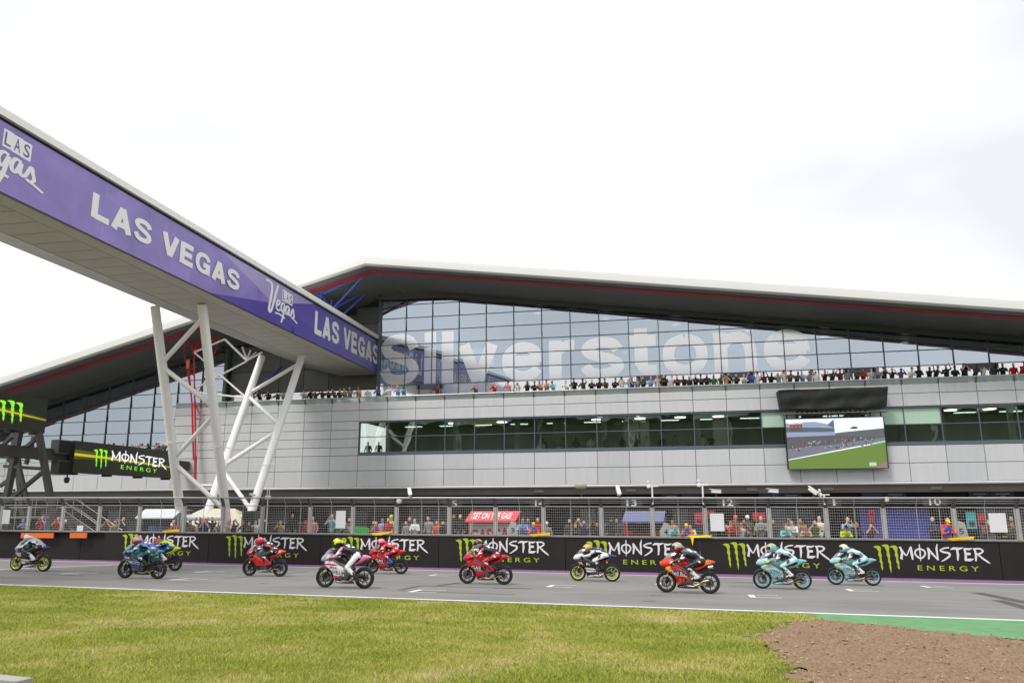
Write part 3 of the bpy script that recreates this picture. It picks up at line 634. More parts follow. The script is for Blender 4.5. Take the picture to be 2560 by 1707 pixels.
# --- dark recess between the two glass fronts
for i in range(6):
    a = -38.9+i*2.333; b = a+2.333; zz = 12.95
    while zz < soff(max(min((a+b)/2, 99), -99))-.3:
        z1 = min(zz+1.9, min(soff(a), soff(b))-.1)
        if z1-zz > .15: panel(a, b, zz, z1, 62.3, DARKCLAD2 if (i+int(zz)) % 3 else DARKCLAD, 'dark_panel')
        zz += 1.9
mb = MB(); mb.add([(-38.95,62.36,12.9),(-24.9,62.36,12.9),(-24.9,62.36,soff(-24.9)),(-38.95,62.36,soff(-38.95))], [(0,1,2,3)]); P(mb, 'recess_wall', JOINT)
for i in range(6): mb = MB(); mb.span((-38.9+i*2.333+.04, 62.3, 10.55), (-38.9+(i+1)*2.333-.04, 62.33, 12.88)); P(mb, 'terrace_door', DOORG)
mb = MB(); mb.span((-38.95, 62.6, 10.4), (-24.9, 62.7, 12.9)); P(mb, 'recess_wall', INW)
# --- lower terrace on the left
for i in range(18):
    a = XL0-2.325*(i+1); b = a+2.325
    mb = MB(); mb.span((a+.04, 57.95, 7.02), (b-.04, 57.97, 7.42)); P(mb, 'balustrade_pane', RGLASS)
mb = MB(); mb.path([(-84, 57.92, 7.46), (XL0, 57.92, 7.46)], .045, 8); P(mb, 'hand_rail', MATS['rail_metal'])
mb = MB(); mb.span((-84, 58.4, 6.45), (XL0, 62.6, 6.75)); P(mb, 'terrace_floor', MATS['terrace_paving'])
mb = MB(); mb.span((XL0-.02, 58.02, 6.4), (XL0+.1, 62.6, 11.3)); P(mb, 'end_wall', PANEL)
# --- garages under the canopy
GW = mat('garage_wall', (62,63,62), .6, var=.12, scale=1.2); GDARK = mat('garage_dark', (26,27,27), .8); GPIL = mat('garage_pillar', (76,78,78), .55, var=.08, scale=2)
mb = MB(); mb.span((-84, 60.0, 2.95), (34, 60.2, 4.6)); P(mb, 'garage_lintel', mat('garage_lintel', (40,40,39), .6, var=.15, scale=.8))
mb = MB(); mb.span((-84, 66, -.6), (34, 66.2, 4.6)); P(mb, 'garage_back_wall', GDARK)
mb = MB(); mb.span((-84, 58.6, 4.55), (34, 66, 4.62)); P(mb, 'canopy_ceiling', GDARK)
for k in range(-12, 5):
    xx = -.5+6.69*k; mb = MB(); mb.span((xx-.55, 59.6, -.6), (xx+.55, 60.3, 2.95)); P(mb, 'garage_pillar', GPIL)
    for j in range(5):
        z0 = 2.95-.42-.37*j; mb = MB(); mb.span((xx+.6, 60.05, z0), (xx+2.5, 60.13, z0+.35)); P(mb, 'shutter_slat', GW)
    mb = MB(); mb.span((xx+.6, 60.02, -.6), (xx+2.5, 60.1, 1.04)); P(mb, 'garage_door', GW)
NUMM = mat('number_white', (225,225,222), .5)
for t_, xx in (('15', -17.3), ('14', -10.6), ('13', -3.89), ('12', 2.82), ('11', 9.55), ('10', 16.18)):
    mb = MB(); mb.span((xx-.75, 58.56, 3.12), (xx+.75, 58.62, 3.72)); P(mb, 'number_board', mat('number_board', (58,58,57), .6))
    decal('number_lettering', text2d(t_, bold=.02), face_text(None, xx-.36, xx+.36, 3.16, 3.66, 58.545), NUMM, bld)
SIGNA = mat('sign_slate', (86,90,104), .5); SIGNB = mat('sign_violet', (104,108,150), .5)
for a, b, m_ in ((1652,1702,SIGNA),(1702,1752,SIGNB),(1896,1950,SIGNB),(1950,2004,SIGNA),(2153,2208,SIGNB),(2208,2266,SIGNA),(2421,2476,SIGNA),(2476,2536,SIGNA)):
    q0 = at_y(a, 1235, 59.9); q1 = at_y(b, 1235, 59.9)
    mb = MB(); mb.span((q0.x+.02, 59.86, 3.56), (q1.x-.02, 59.95, 4.08)); P(mb, 'sign_board', m_)
    if m_ is SIGNA:
        decal('sign_print', ([(0,0),(1,0),(1,1),(0,1)], [(0,1,2,3)]), face_text(None, q0.x+.3, q1.x-.3, 3.86, 3.91, 59.85), NUMM, bld)
        decal('sign_print', ([(0,0),(1,0),(1,1),(0,1)], [(0,1,2,3)]), face_text(None, (q0.x+q1.x)/2-.14, (q0.x+q1.x)/2+.14, 3.70, 3.75, 59.85), NUMM, bld)
q0 = at_y(2150, 1300, 59.5); q1 = at_y(2325, 1300, 59.5); q2 = at_y(2250, 1272, 59.5)
mb = MB(); mb.span((q0.x, 59.4, -.6), (q1.x, 59.5, q2.z)); P(mb, 'blue_shutter', mat('blue_screen', (58,62,140), .6, var=.06, scale=3))
for px, py, w, h, c, nm in ((1748,1296,.6,.8,(205,48,78),'a'),(1775,1285,.6,.5,(200,60,90),'b'),(1897,1290,.85,.55,(200,40,52),'c'),(2178,1280,.4,.3,(190,50,60),'d'),(2179,1302,.35,.9,(150,50,55),'g'),(2454,1300,.5,.9,(180,50,60),'f'),(2428,1300,.6,1.1,(70,168,172),'e')):
    q = at_y(px, py, 59.2); mb = MB(); mb.span((q.x-w/2, 59.15, q.z-h/2), (q.x+w/2, 59.25, q.z+h/2)); mb.span((q.x-w*.3, 59.12, q.z-h*.35), (q.x+w*.3, 59.15, q.z-h*.05), 1); P(mb, 'garage_board', [mat('board_'+nm, c, .5), mat('board_dark', (48,40,40), .5)])
# ================================================================== FOOTBRIDGE
BX = -25.0
def bz(y): return 14.58-.0185*(y-40)
BH = 2.92
PURP = mat('banner_purple', (138,124,190), .32, var=.2, scale=.45, spec=.5, bump=.35, bscale=1.6)  # lighter and darker blotches in the purple imitate soft reflections on the vinyl
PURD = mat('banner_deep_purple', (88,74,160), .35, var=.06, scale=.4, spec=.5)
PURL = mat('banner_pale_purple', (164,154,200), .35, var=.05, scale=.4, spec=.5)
BSOF = mat('bridge_soffit_panel', (204,199,187), .55, var=.06, scale=.4); BSOF2 = mat('bridge_soffit_grey', (196,196,192), .5, var=.06, scale=.5)
WHITEP = mat('white_paint', (246,245,241), .38, var=.02, scale=.7)
LETW = mat('print_white', (238,236,234), .5)
br = thing('footbridge', 'purple bannered box footbridge crossing high over the track into the building', 'bridge', (BX, 40, 0))
def B(mb, name, m, parent=br, smooth=None):
    mb.v = [(x-BX, y-40, z) for x, y, z in mb.v]; return mb.build(name, m, parent, smooth)
Y0, Y1 = 2., 61.9
seams = [Y0, 8.7, 15.4, 22.1, 28.8, 35.5, 42.2, 48.9, 55.4, Y1]
for a, b in zip(seams[:-1], seams[1:]):
    mb = MB(); mb.add([(x, y, bz(y)+h) for x in (BX, BX-.06) for y, h in ((a+.004, .03), (b-.004, .03), (b-.004, BH-.16), (a+.004, BH-.16))], [(0,1,2,3),(4,5,6,7),(0,1,5,4),(2,3,7,6),(0,3,7,4),(1,2,6,5)]); B(mb, 'banner_panel', PURP)
def lbox(x0, x1, h0, h1, name, m, ya=Y0, yb=Y1):
    mb = MB(); mb.add([(x, y, bz(y)+h) for y in (ya, yb) for x, h in ((x0,h0),(x1,h0),(x1,h1),(x0,h1))], [(0,1,2,3),(4,5,6,7),(0,1,5,4),(1,2,6,5),(2,3,7,6),(3,0,4,7)]); return B(mb, name, m)
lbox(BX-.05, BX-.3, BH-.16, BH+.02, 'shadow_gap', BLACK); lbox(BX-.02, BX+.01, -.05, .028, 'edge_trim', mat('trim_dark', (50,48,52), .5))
mb = MB(); pr = [(BX+.12,BH+.0),(BX+.14,BH+.3),(BX+.0,BH+.42),(BX-3.2,BH+.8),(BX-6.3,BH+.42),(BX-6.4,BH)]
n_ = len(pr); mb.add([(x, Y0, bz(Y0)+h) for x, h in pr]+[(x, Y1, bz(Y1)+h) for x, h in pr], [(i,(i+1)%n_,n_+(i+1)%n_,n_+i) for i in range(n_)]+[tuple(range(n_)), tuple(range(n_,2*n_))]); B(mb, 'roof', WHITEP)
lbox(BX-6.1, BX-6.2, .7, BH, 'far_wall', WHITEP); lbox(BX-.3, BX-6.1, .8, .86, 'deck', JOINT)
# soffit: edge strip, flat panels, sloping panels beyond the crease
yy = 4.
lbox(BX-.03, BX-.82, -.06, -.02, 'soffit_edge', BSOF)
while yy < Y1-.2:
    b = min(yy+1.17, Y1)
    mb = MB(); mb.add([(x, y, bz(y)+h) for h in (-.06, -.02) for x, y in ((BX-.86,yy+.022),(BX-3.27,yy+.022),(BX-3.27,b-.022),(BX-.86,b-.022))], [(0,1,2,3),(4,5,6,7),(0,1,5,4),(1,2,6,5),(2,3,7,6),(3,0,4,7)]); B(mb, 'soffit_panel', BSOF)
    mb = MB(); mb.add([(BX-3.33,yy+.022,bz(yy)-.06),(BX-6.2,yy+.022-0.0,bz(yy)+.72),(BX-6.2,b-.022,bz(b)+.72),(BX-3.33,b-.022,bz(b)-.06),(BX-3.33,yy+.022,bz(yy)-.02),(BX-6.2,yy+.022,bz(yy)+.76),(BX-6.2,b-.022,bz(b)+.76),(BX-3.33,b-.022,bz(b)-.02)], [(0,1,2,3),(4,5,6,7),(0,1,5,4),(1,2,6,5),(2,3,7,6),(3,0,4,7)]); B(mb, 'soffit_side_panel', BSOF2)
    yy = b
mb = MB(); mb.span((BX-.3, Y1-.02, bz(Y1)-.1), (BX+.25, Y1+.12, bz(Y1)+BH)); B(mb, 'end_frame', FRAME)
# printed artwork on the banner
def on_banner(px, py, d=.0): q = at_x(px, py, BX); return q
def bpoly(name, pts, m, d):
    q = [at_x(px, py, BX+d) for px, py in pts]; pl = [(v.y, min(max(v.z, bz(v.y)+.035), bz(v.y)+BH-.165)) for v in q]
    decal(name, poly2d([pl]), lambda u, v: (d, u-40, v), m, br)
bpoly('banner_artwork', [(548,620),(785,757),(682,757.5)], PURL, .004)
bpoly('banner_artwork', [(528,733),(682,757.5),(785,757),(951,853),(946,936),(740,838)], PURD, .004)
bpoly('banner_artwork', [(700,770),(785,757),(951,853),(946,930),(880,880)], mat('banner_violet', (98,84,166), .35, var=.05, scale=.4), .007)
for a, b, pa, pb in (((234,480),(226,540),230,598), ((790,777),(783,831),787,944.5)):
  ya, yb = at_x(pa, a[1]+20, BX).y, at_x(pb, 700 if pb < 700 else 905, BX).y
  zt_, zb_ = at_x(*a, BX).z-bz(at_x(*a, BX).y), at_x(*b, BX).z-bz(at_x(*b, BX).y)
  sh = block_word('LAS VEGAS', 1.12, .24, .06)
  for wd_ in (0, 1):
    if wd_ == 0: full = sh
    sh = (full[0], [f_ for f_ in full[1] if (sum(full[0][i][0] for i in f_)/len(f_) < .37) == (wd_ == 0)]); used = sorted({i for f_ in sh[1] for i in f_}); mp2 = {o_: n_ for n_, o_ in enumerate(used)}; sh = ([sh[0][i] for i in used], [tuple(mp2[i] for i in f_) for f_ in sh[1]])
    decal('banner_lettering', sh, lambda u, v: (.010, ya+(yb-ya)*u-40, bz(ya+(yb-ya)*u)+zb_+(zt_-zb_)*v), LETW, br, (1,0,0))
ya, yb = at_x(664, 725, BX).y, at_x(745, 790, BX).y; LW_ = yb-ya
def logo(y0):
    k = LW_/1.9; zz = .42
    f = lambda u, v: (.010, y0+u*k-40, bz(y0+u*k)+.3+(v+.28)*1.16)
    decal('script_lettering', VEGAS, f, LETW, br, (1,0,0))
    for i, c in enumerate('LAS'):
        u0 = .92+.2*i; vo = 1.02-.02*i
        decal('logo_tile', ([(u0,vo),(u0+.2,vo),(u0+.2,vo+.62),(u0,vo+.62)], [(0,1,2,3)]), f, LETW, br)
        s2 = text2d(c, bold=.01); decal('logo_letter', ([(u0+.035+.13*p, vo+.08+.46*q) for p, q in s2[0]], s2[1]), lambda u, v: (.014,)+f(u, v)[1:], mat('logo_purple', (100,92,150), .5), br)
logo(ya); logo(at_x(112, 470, BX).y-LW_)
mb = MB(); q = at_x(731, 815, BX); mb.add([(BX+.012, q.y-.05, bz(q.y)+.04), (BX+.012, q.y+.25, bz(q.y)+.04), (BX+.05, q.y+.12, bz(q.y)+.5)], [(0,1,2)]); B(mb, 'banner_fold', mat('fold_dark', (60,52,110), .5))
# ================================================================== V SUPPORTS
def foot(px, Y): q = at_y(px, 1388, Y); return Vector((q.x, Y, .1))
rowA = [(Vector((-29.6, 39.0, bz(39)-.05)), foot(465, 46.2)), (Vector((-26.55, 39.0, bz(39)-.05)), foot(577, 46.2))]
rowB = [(Vector((-30.8, 53.2, bz(53.2)-.05)), foot(480, 46.6)), (Vector((-27.5, 53.2, bz(53.2)-.05)), foot(592, 46.6))]
sup = thing('bridge_support', 'white tubular V shaped support legs with zigzag braces under the footbridge', 'bridge support', (-28, 46, 0))
def S_(mb, name, m, smooth=50): mb.v = [(x+28, y-46, z) for x, y, z in mb.v]; return mb.build(name, m, sup, smooth)
for pair in (rowA, rowB):
    for a, b in pair: mb = MB(); mb.path([a, a*.5+b*.5, b], [.26, .275, .275], 16); S_(mb, 'leg', WHITEP)
    f = lambda leg, t: leg[0].lerp(leg[1], t)
    for (i, t0), (j, t1) in (((1,.05),(0,.21)), ((0,.225),(1,.385)), ((1,.415),(0,.585)), ((0,.605),(1,.80))):
        mb = MB(); mb.path([f(pair[i], t0), f(pair[j], t1)], .14, 12); S_(mb, 'brace', WHITEP)
for z in (2.6,):
    a, b = rowA[0][0].lerp(rowA[0][1], .83), rowA[1][0].lerp(rowA[1][1], .83); c, d = rowB[0][0].lerp(rowB[0][1], .83), rowB[1][0].lerp(rowB[1][1], .83)
    for p, q in ((a, b), (c, d)): mb = MB(); mb.path([p, q], .2, 10); S_(mb, 'tie_beam', WHITEP)
    mb = MB(); mb.path([rowB[0][0].lerp(rowB[0][1], .62), rowB[0][0].lerp(rowB[0][1], .62)+Vector((-3.5, 4, -.4))], .1, 10); 
for leg, t in ((rowA[0], .52), (rowA[1], .54), (rowB[0], .55), (rowB[1], .58)):
    c = leg[0].lerp(leg[1], t); mb = MB()
    for k in range(14):
        a = k*math.pi/7; d = Vector((math.cos(a), math.sin(a), -.12+.1*math.sin(k*5))); mb.tube(c+d*.28, c+d*.95, .018, .008, 5)
    o = S_(mb, 'climb_guard', WHITEP); o['kind'] = 'stuff'
mb = MB(); q = at_y(632, 1238, 45.2); mb.beam(q+Vector((-.2,0,.1)), q+Vector((.2,-.1,.0)), .12, .12); mb.tube(q+Vector((0,0,-.3)), q, .03); 
o = mb.build('security_camera', mat('cctv_white', (228,228,226), .4)); tag(o, 'white security camera fixed on the right leg of the bridge support', 'camera', 'cctv cameras')
# ================================================================== TRUSSES UNDER THE ROOF
def truss(name, label, cat, segs, m, Y=57.):
    t = None; root = thing(name, label, cat, (at_y(segs[0][0][0], segs[0][0][1], Y)))
    o = root.location
    for s in segs:
        a, b, r_ = s[0], s[1], s[2]; ya = s[3] if len(s) > 3 else Y; yb = s[4] if len(s) > 4 else ya
        p, q = at_y(*a, ya), at_y(*b, yb); mb = MB(); mb.path([p-o, q-o], r_*(1.25 if 'blue' in name else .85), 8); mb.build(s[5] if len(s) > 5 else 'tube', m, root, 60)
    return root
BLUE = mat('blue_steel', (96,112,214), .4, var=.05, scale=2); RED = mat('red_steel', (196,34,48), .42, var=.06, scale=2)
truss('blue_truss', 'blue tubular steel truss under the roof peak beside the bridge', 'truss',
  [((766,733),(908,687),.075,56.6,56.2),((784,744.5),(910,687),.085,56.8,56.2),((829,775),(910,688),.085,58,56.2),((834,773),(930,718),.08,58,60.5),((857,787),(930,719),.08,59,60.5),((809,717),(802,736),.08,56.5),((802,736),(801,755),.08,56.5,57),((818,752),(928,720),.06,58.5,60.5),((807,735),(818,765),.07,57,58),((829,752),(826,772),.07,58)], BLUE)
truss('blue_strut', 'dark blue raking strut behind the right leg of the bridge support', 'truss', [((704,915),(655,965),.09,58.5),((655,965),(640,983),.09,58.5)], mat('blue_steel_dark', (48,54,140), .4))
truss('red_mast', 'red lattice roof mast standing left of the grey wall behind the bridge legs', 'mast',
  [((488,1210),(489,1140),.12,57.2),((489,1150),(485,885),.075,57.2),((484,1150),(480,1010),.09,57.3),((480,1010),(472,925),.08,57.3),((489,1130),(488,1000),.07,57.4),((484,885),(484,880),.16,57.2),((484,879),(467,836),.08,57.2),((484,879),(503,848),.08,57.2),((462,866),(545,842),.06,57.3),((466,823),(495,819),.07,57),((475,832),(545,846),.06,57.2),((484,879),(548,843),.06,57.2),
   ((458,840),(460,875),.05,57.3),((460,875),(466,915),.05,57.3),((466,915),(474,965),.05,57.4),((474,965),(480,1010),.05,57.4),((548,846),(541,872),.06,57.4),((541,872),(530,897),.06,57.4),((512,945),(494,990),.06,57.6),((487,1015),(502,1014),.05,57.4),((488,1008),(502,1042),.05,57.4),((489,1046),(502,1047),.06,57.4),((470,928),(484,938),.05,57.3),((470,922),(484,922),.05,57.3)], RED)
q = at_y(470.5, 910, 57.1); mb = MB(); mb.lathe([(.02,-.42),(.13,-.38),(.15,-.1),(.15,.25),(.1,.36),(.02,.4)], q, n=12)
tag(mb.build('cylinder_damper', mat('orange_casing', (226,120,84), .5), smooth=50), 'pale orange cylindrical housing clipped to the red mast', 'damper')
truss('white_tie_frame', 'thin white tubular tie rods branching right from the red mast', 'truss',
  [((487,880),(562,848),.10,57.1,56.6),((562,848),(617,901),.11,56.6,56.8),((617,901),(655,881),.09,56.8,57.5),((487,882),(616,994),.09,57.1,56.8),((617,903),(487,972),.09,56.8,57.4),((487,980),(612,994),.09,57.4,56.8),((606,868),(617,899),.10,58,56.8),((626,876),(618,899),.10,58,56.8),((640,881),(620,899),.08,58,56.8),((495,1213),(540,1213),.12,57.2)], WHITEP)
# ================================================================== START GANTRY WITH SCREENS (left)
GX = -39.0
STEEL = mat('gantry_steel', (72,72,70), .5, .2, var=.12, scale=1.5)
gan = thing('start_gantry', 'dark steel start gantry tower with cross beam on the left of the pit wall', 'gantry', (GX, 43, 0))
def G(mb, name, m=STEEL, parent=gan, smooth=None): mb.v = [(x-GX, y-43, z) for x, y, z in mb.v]; return mb.build(name, m, parent, smooth)
def gp(px, py, Y): return at_y(px, py, Y)
legs_ = [((8,1290),(48,1082),41.3),((134,1290),(97,1082),41.3),((60,1290),(35,1082),44.5),((-55,1290),(-5,1082),44.5)]
for a, b, Y in legs_: mb = MB(); p, q = gp(*a, Y), gp(*b, Y); p = p+(p-q)*(p.z/(q.z-p.z)); mb.beam(p, q, .3, .34, up=(0,1,0)); G(mb, 'tower_leg')
for a, b, Y, Z in (((12,1165),(116,1172),41.3,.26),((20,1152),(100,1090),41.25,.2),((16,1255),(116,1172),41.25,.22),((30,1090),(-30,1150),41.25,.2),((0,1215),(48,1180),44.4,.2),((85,1090),(65,1160),44.4,.2),((30,1090),(70,1260),44.4,.22)):
    mb = MB(); mb.beam(gp(*a, Y), gp(*b, Y), .2, Z, up=(0,1,0)); G(mb, 'tower_brace')
za = at_x(180, 1127, GX-.6).z; zb_ = at_x(180, 1154, GX-.6).z
mb = MB(); mb.span((GX-.9, 34, zb_), (GX-.3, 57.8, za)); G(mb, 'cross_beam')
for y in range(36, 57, 3): mb = MB(); mb.beam((GX-.25, y, zb_-.05), (GX-.25, y+2.6, zb_-.2), .05, .05); G(mb, 'cable_tray')
SCRB = mat('screen_black', (16,17,15), .35, emit=(30,34,18), estr=.35)
SCY = mat('screen_yellow', (20,20,10), .4, emit=(205,190,30), estr=.62); SCG = mat('screen_green', (20,20,10), .4, emit=(140,230,40), estr=.75); SCW = mat('screen_white', (30,30,30), .4, emit=(240,238,240), estr=.75); SCO = mat('screen_glow', (20,20,10), .4, emit=(105,105,20), estr=.5)
def screen(name, label, y0, y1, z0, z1, logo_only):
    t = thing(name, label, 'screen', (GX+.3, y0, z0))
    f = lambda u, v, d=.0: (d, (y1-y0)*u, (z1-z0)*v)
    mb = MB(); mb.span((-.35, 0, 0), (0, y1-y0, z1-z0)); mb.build('casing', [SCRB], t)
    for i in range(4): mb = MB(); mb.span((-.7, .3+i*(y1-y0-.8)/3, -.12), (-.05, .55+i*(y1-y0-.8)/3, z1-z0)); mb.build('bracket', BLACK, t)
    zz = .56
    decal('light_streak', poly2d([[(0,zz+.06),(.25,zz+.025),(.6,zz-.05),(1,zz-.155),(1,zz-.175),(.6,zz-.10),(.25,zz-.05),(0,zz-.03)]]), lambda u, v: f(u, v, .006), SCY, t)
    decal('light_glow', poly2d([[(0,zz+.16),(.2,zz+.12),(.34,zz-.03),(.25,zz-.12),(.1,zz-.10),(0,zz-.12)]]), lambda u, v: f(u, v, .003), SCO, t)
    decal('light_glow', poly2d([[(0,zz+.12),(.3,zz+.075),(.65,zz-.0),(1,zz-.12),(1,zz-.21),(.65,zz-.16),(.3,zz-.11),(0,zz-.085)]]), lambda u, v: f(u, v, .0045), mat('screen_glow_dim', (20,20,10), .4, emit=(84,84,16), estr=.4), t)
    c0, cw, ch = (.40 if logo_only else .16), (.30 if logo_only else .13), .66
    decal('claw_mark', CLAW, lambda u, v: f(c0+u*cw, .16+v*ch, .010), SCG, t)
    if not logo_only:
        decal('screen_lettering', MONSTER, lambda u, v: f(.335+u*.59/6.05, .47+v*.33-.11*(u/6.), .010), SCW, t, (1,0,0))
        s = text2d('ENERGY', spacing=1.5); decal('screen_lettering', s, lambda u, v: f(.43+u*.38, .22+v*.14-.06*u, .010), SCG, t)
    return t
p0, p1 = at_x(190,1099,GX+.3), at_x(180,1181,GX+.3)
screen('led_screen', 'black screen with green claw and white lettering hanging by the bridge leg', p0.y, p0.y+10.4, p1.z, p0.z-.05, False)
p0, p1 = at_x(121,1000,GX+.3), at_x(108,1083,GX+.3)
screen('led_screen', 'black screen with green claw mark on top of the gantry tower', p0.y-6.2, p0.y, p1.z, p0.z, True)
for dz in (0, -1.55):
    q = at_x(176, 1118 if dz == 0 else 1168, GX); mb = MB(); mb.span((GX-.5, q.y-1.1, q.z-.48), (GX+.1, q.y-.15, q.z+.42)); mb.span((GX+.1, q.y-1.1, q.z-.4), (GX+.14, q.y-.15, q.z+.34), 1); G(mb, 'light_box', [STEEL, BLACK])
q = at_y(167, 1198, 45); mb = MB(); mb.lathe([(.02,-.25),(.14,-.2),(.18,0),(.16,.12),(.05,.16),(.03,.5)], q, n=12); tag(mb.build('dome_camera', mat('dome_dark', (40,40,40), .3), smooth=50), 'small dome camera hanging under the start gantry beam', 'camera')
# platform, stair and rails behind the fence
ALU = mat('galvanised', (150,152,150), .4, .5, var=.1, scale=4)
st = thing('access_stair', 'grey metal access platform with stair and handrails behind the fence', 'stairs', (-38, 43.6, 0))
def A(mb, name, m=ALU): mb.v = [(x+38, y-43.6, z) for x, y, z in mb.v]; return mb.build(name, m, st)
pl0, pl1 = at_y(-40,1280,44).x, at_y(165,1280,44).x
mb = MB(); mb.span((pl0, 43.2, 2.55), (pl1, 44.6, 2.65)); A(mb, 'platform')
for xx in (pl0+.3, pl1-.2):
    for y in (43.3, 44.5): mb = MB(); mb.path([(xx,y,.2),(xx,y,2.55)], .05, 8); A(mb, 'platform_leg')
sx1 = pl1+4.2
for i in range(11):
    t_ = i/11; mb = MB(); mb.span((pl1+4.2*t_, 43.25, 2.45-2.2*t_), (pl1+4.2*t_+.3, 44.5, 2.49-2.2*t_)); A(mb, 'tread')
for y in (43.2, 44.55):
    mb = MB(); mb.beam((pl1,y,2.45), (sx1,y,.2), .06, .22); A(mb, 'stringer')
    for h in (.55, 1.05): mb = MB(); mb.path([(pl0,y,2.65+h),(pl1+.2,y,2.65+h),(sx1+.2,y,.4+h)], .03, 6); A(mb, 'handrail')
    for i in range(5): mb = MB(); xx = pl0+(pl1-pl0)*i/4; mb.path([(xx,y,2.65),(xx,y,3.7)], .028, 6); A(mb, 'rail_post')
# ================================================================== VIDEO SCREEN ON THE FACADE
tv = thing('video_screen', 'big outdoor video screen showing the race start, hung on the grey facade', 'screen', (10.05, 57.3, 5.6))
mb = MB(); mb.span((-3.2,-.02,-.02), (3.2,.35,3.42)); mb.build('casing', BLACK, tv)
def scr(name, c, e=.72): return mat(name, (14,14,14), .35, emit=c, estr=e)
def tvp(name, pts, m, d, nm='picture_area'): decal(nm, poly2d([pts]), lambda u, v: (-3.13+6.26*u, -.024-d*.002, 3.38*(1-v)), m, tv)
tvp('sky', [(0,0),(1,0),(1,1),(0,1)], scr('tv_sky', (238,240,250)), 0)
tvp('b', [(0,.08),(.3,.06),(.45,.12),(.5,.02),(.5,.36),(0,.38)], scr('tv_building', (150,158,190)), 1)
tvp('b2', [(0,.16),(.35,.18),(.5,.2),(.5,.27),(.35,.27),(0,.26)], scr('tv_band', (86,100,104)), 2)
tvp('b3', [(.43,.13),(.5,.02),(.5,.2)], scr('tv_violet', (96,98,140)), 2)
tvp('st', [(.5,.3),(.8,.24),(1,.22),(1,.42),(.5,.44)], scr('tv_stand', (96,98,104)), 1); tvp('rf', [(.62,.25),(1,.17),(1,.22),(.66,.27)], scr('tv_roof', (250,250,252)), 2)
tvp('tree', [(.66,.2),(.7,.17),(.74,.19),(.73,.22),(.67,.22)], scr('tv_tree', (70,74,66)), 3)
tvp('cr', [(0,.36),(.5,.34),(1,.4),(1,.46),(.5,.58),(0,.64)], scr('tv_crowd', (92,90,94)), 3)
tvp('tr', [(0,.60),(.5,.52),(1,.40),(1,.47),(0,.82)], scr('tv_track', (118,122,134)), 4)
tvp('ln', [(0,.81),(1,.47),(1,.48),(0,.825)], scr('tv_white', (250,252,250)), 6); tvp('ln2', [(.85,.535),(1,.475),(1,.5),(.87,.55)], scr('tv_green', (110,190,140)), 5)
tvp('gr', [(0,.825),(1,.50),(1,1),(0,1)], scr('tv_grass', (108,134,62)), 4)
tvp('cor', [(.88,1),(1,.86),(1,1)], scr('tv_corner', (150,120,128)), 5)
tvp('bx', [(.04,.11),(.17,.10),(.17,.25),(.04,.26)], scr('tv_box', (84,86,84)), 5, 'overlay')
for i in range(3): tvp('rl', [(.05+i*.04,.13),(.075+i*.04,.128),(.075+i*.04,.165),(.05+i*.04,.167)], scr('tv_red', (230,60,80)), 7, 'overlay')
s_ = text2d('RACE START', bold=.02); decal('overlay', ([(.03+.15*a, .075-.045*(b-1)-.02) for a, b in s_[0]], s_[1]), lambda u, v: (-3.13+6.26*u, -.04, 3.38*(1-v)), scr('tv_white', (250,252,250)), tv)
random.seed(3)
for i in range(110):
    u = random.uniform(.02,.9); v = .58-.14*u+random.uniform(-.1,.08); s = random.uniform(.003,.009); tvp('bk', [(u-s,v),(u+s*.8,v-.006),(u+s,v+.02),(u-s*.7,v+.024)], random.choice((scr('tv_dark', (52,50,56)), scr('tv_mid', (100,96,104)), scr('tv_red2', (140,76,84)), scr('tv_pale', (170,172,182)))), 7, 'picture_speck')
for i in range(3): tvp('cap', [(.82,.895+i*.025),(.89,.893+i*.025),(.89,.905+i*.025),(.82,.907+i*.025)], scr('tv_white', (250,252,250)), 7, 'overlay')
cn = thing('screen_canopy', 'black draped canopy on a truss above the video screen', 'canopy', (10, 57.3, 9.3))
CLOTH = mat('black_cloth', (44,44,43), .8, var=.25, scale=2)
mb = MB(); nu, nv = 40, 10; vv = []
for j in range(nv+1):
    for i in range(nu+1):
        u = i/nu; v = j/nv; d = .06*math.sin(u*23+v*5)*v+.05*math.sin(u*51+v*9)*v*(1-v)+.04*math.sin(v*9+u*4)
        vv.append((-3.5+6.98*u+.12*v*(1-2*u), -.95+d+.35*v, 1.6-1.28*v+.03*math.sin(u*13)))
mb.add(vv, [(j*(nu+1)+i, j*(nu+1)+i+1, (j+1)*(nu+1)+i+1, (j+1)*(nu+1)+i) for j in range(nv) for i in range(nu)])
mb.add([(-3.5,-.95,1.6),(3.48,-.95,1.6),(3.48,.6,1.66),(-3.5,.6,1.66)], [(0,1,2,3)]); mb.add([(3.48,-.95,1.6),(3.48,.6,1.66),(3.36,.6,.35),(3.36,-.6,.32)], [(0,1,2,3)]); mb.add([(-3.5,-.95,1.6),(-3.5,.6,1.66),(-3.38,.6,.35),(-3.38,-.6,.32)], [(0,1,2,3)])
mb.build('drape', CLOTH, cn, 60)
TR = mat('truss_alu', (120,120,120), .4, .6)
for z, y in ((.0,-.6),(.0,0.),(.34,-.3)): mb = MB(); mb.path([(-3.4,y,z),(3.4,y,z)], .03, 6); mb.build('truss_chord', TR, cn)
mb = MB()
for i in range(22):
    x = -3.4+i*.31; mb.tube((x,-.6,0), (x+.155,-.3,.34), .016, n=5); mb.tube((x+.155,-.3,.34), (x+.31,-.6,0), .016, n=5)
o = mb.build('truss_web', TR, cn); o['kind'] = 'stuff'
for i in range(10): mb = MB(); x = -3+i*.67; mb.path([(x,-.2,-.3),(x,-.2,.02)], .05, 6); mb.build('hanger', BLACK, cn)
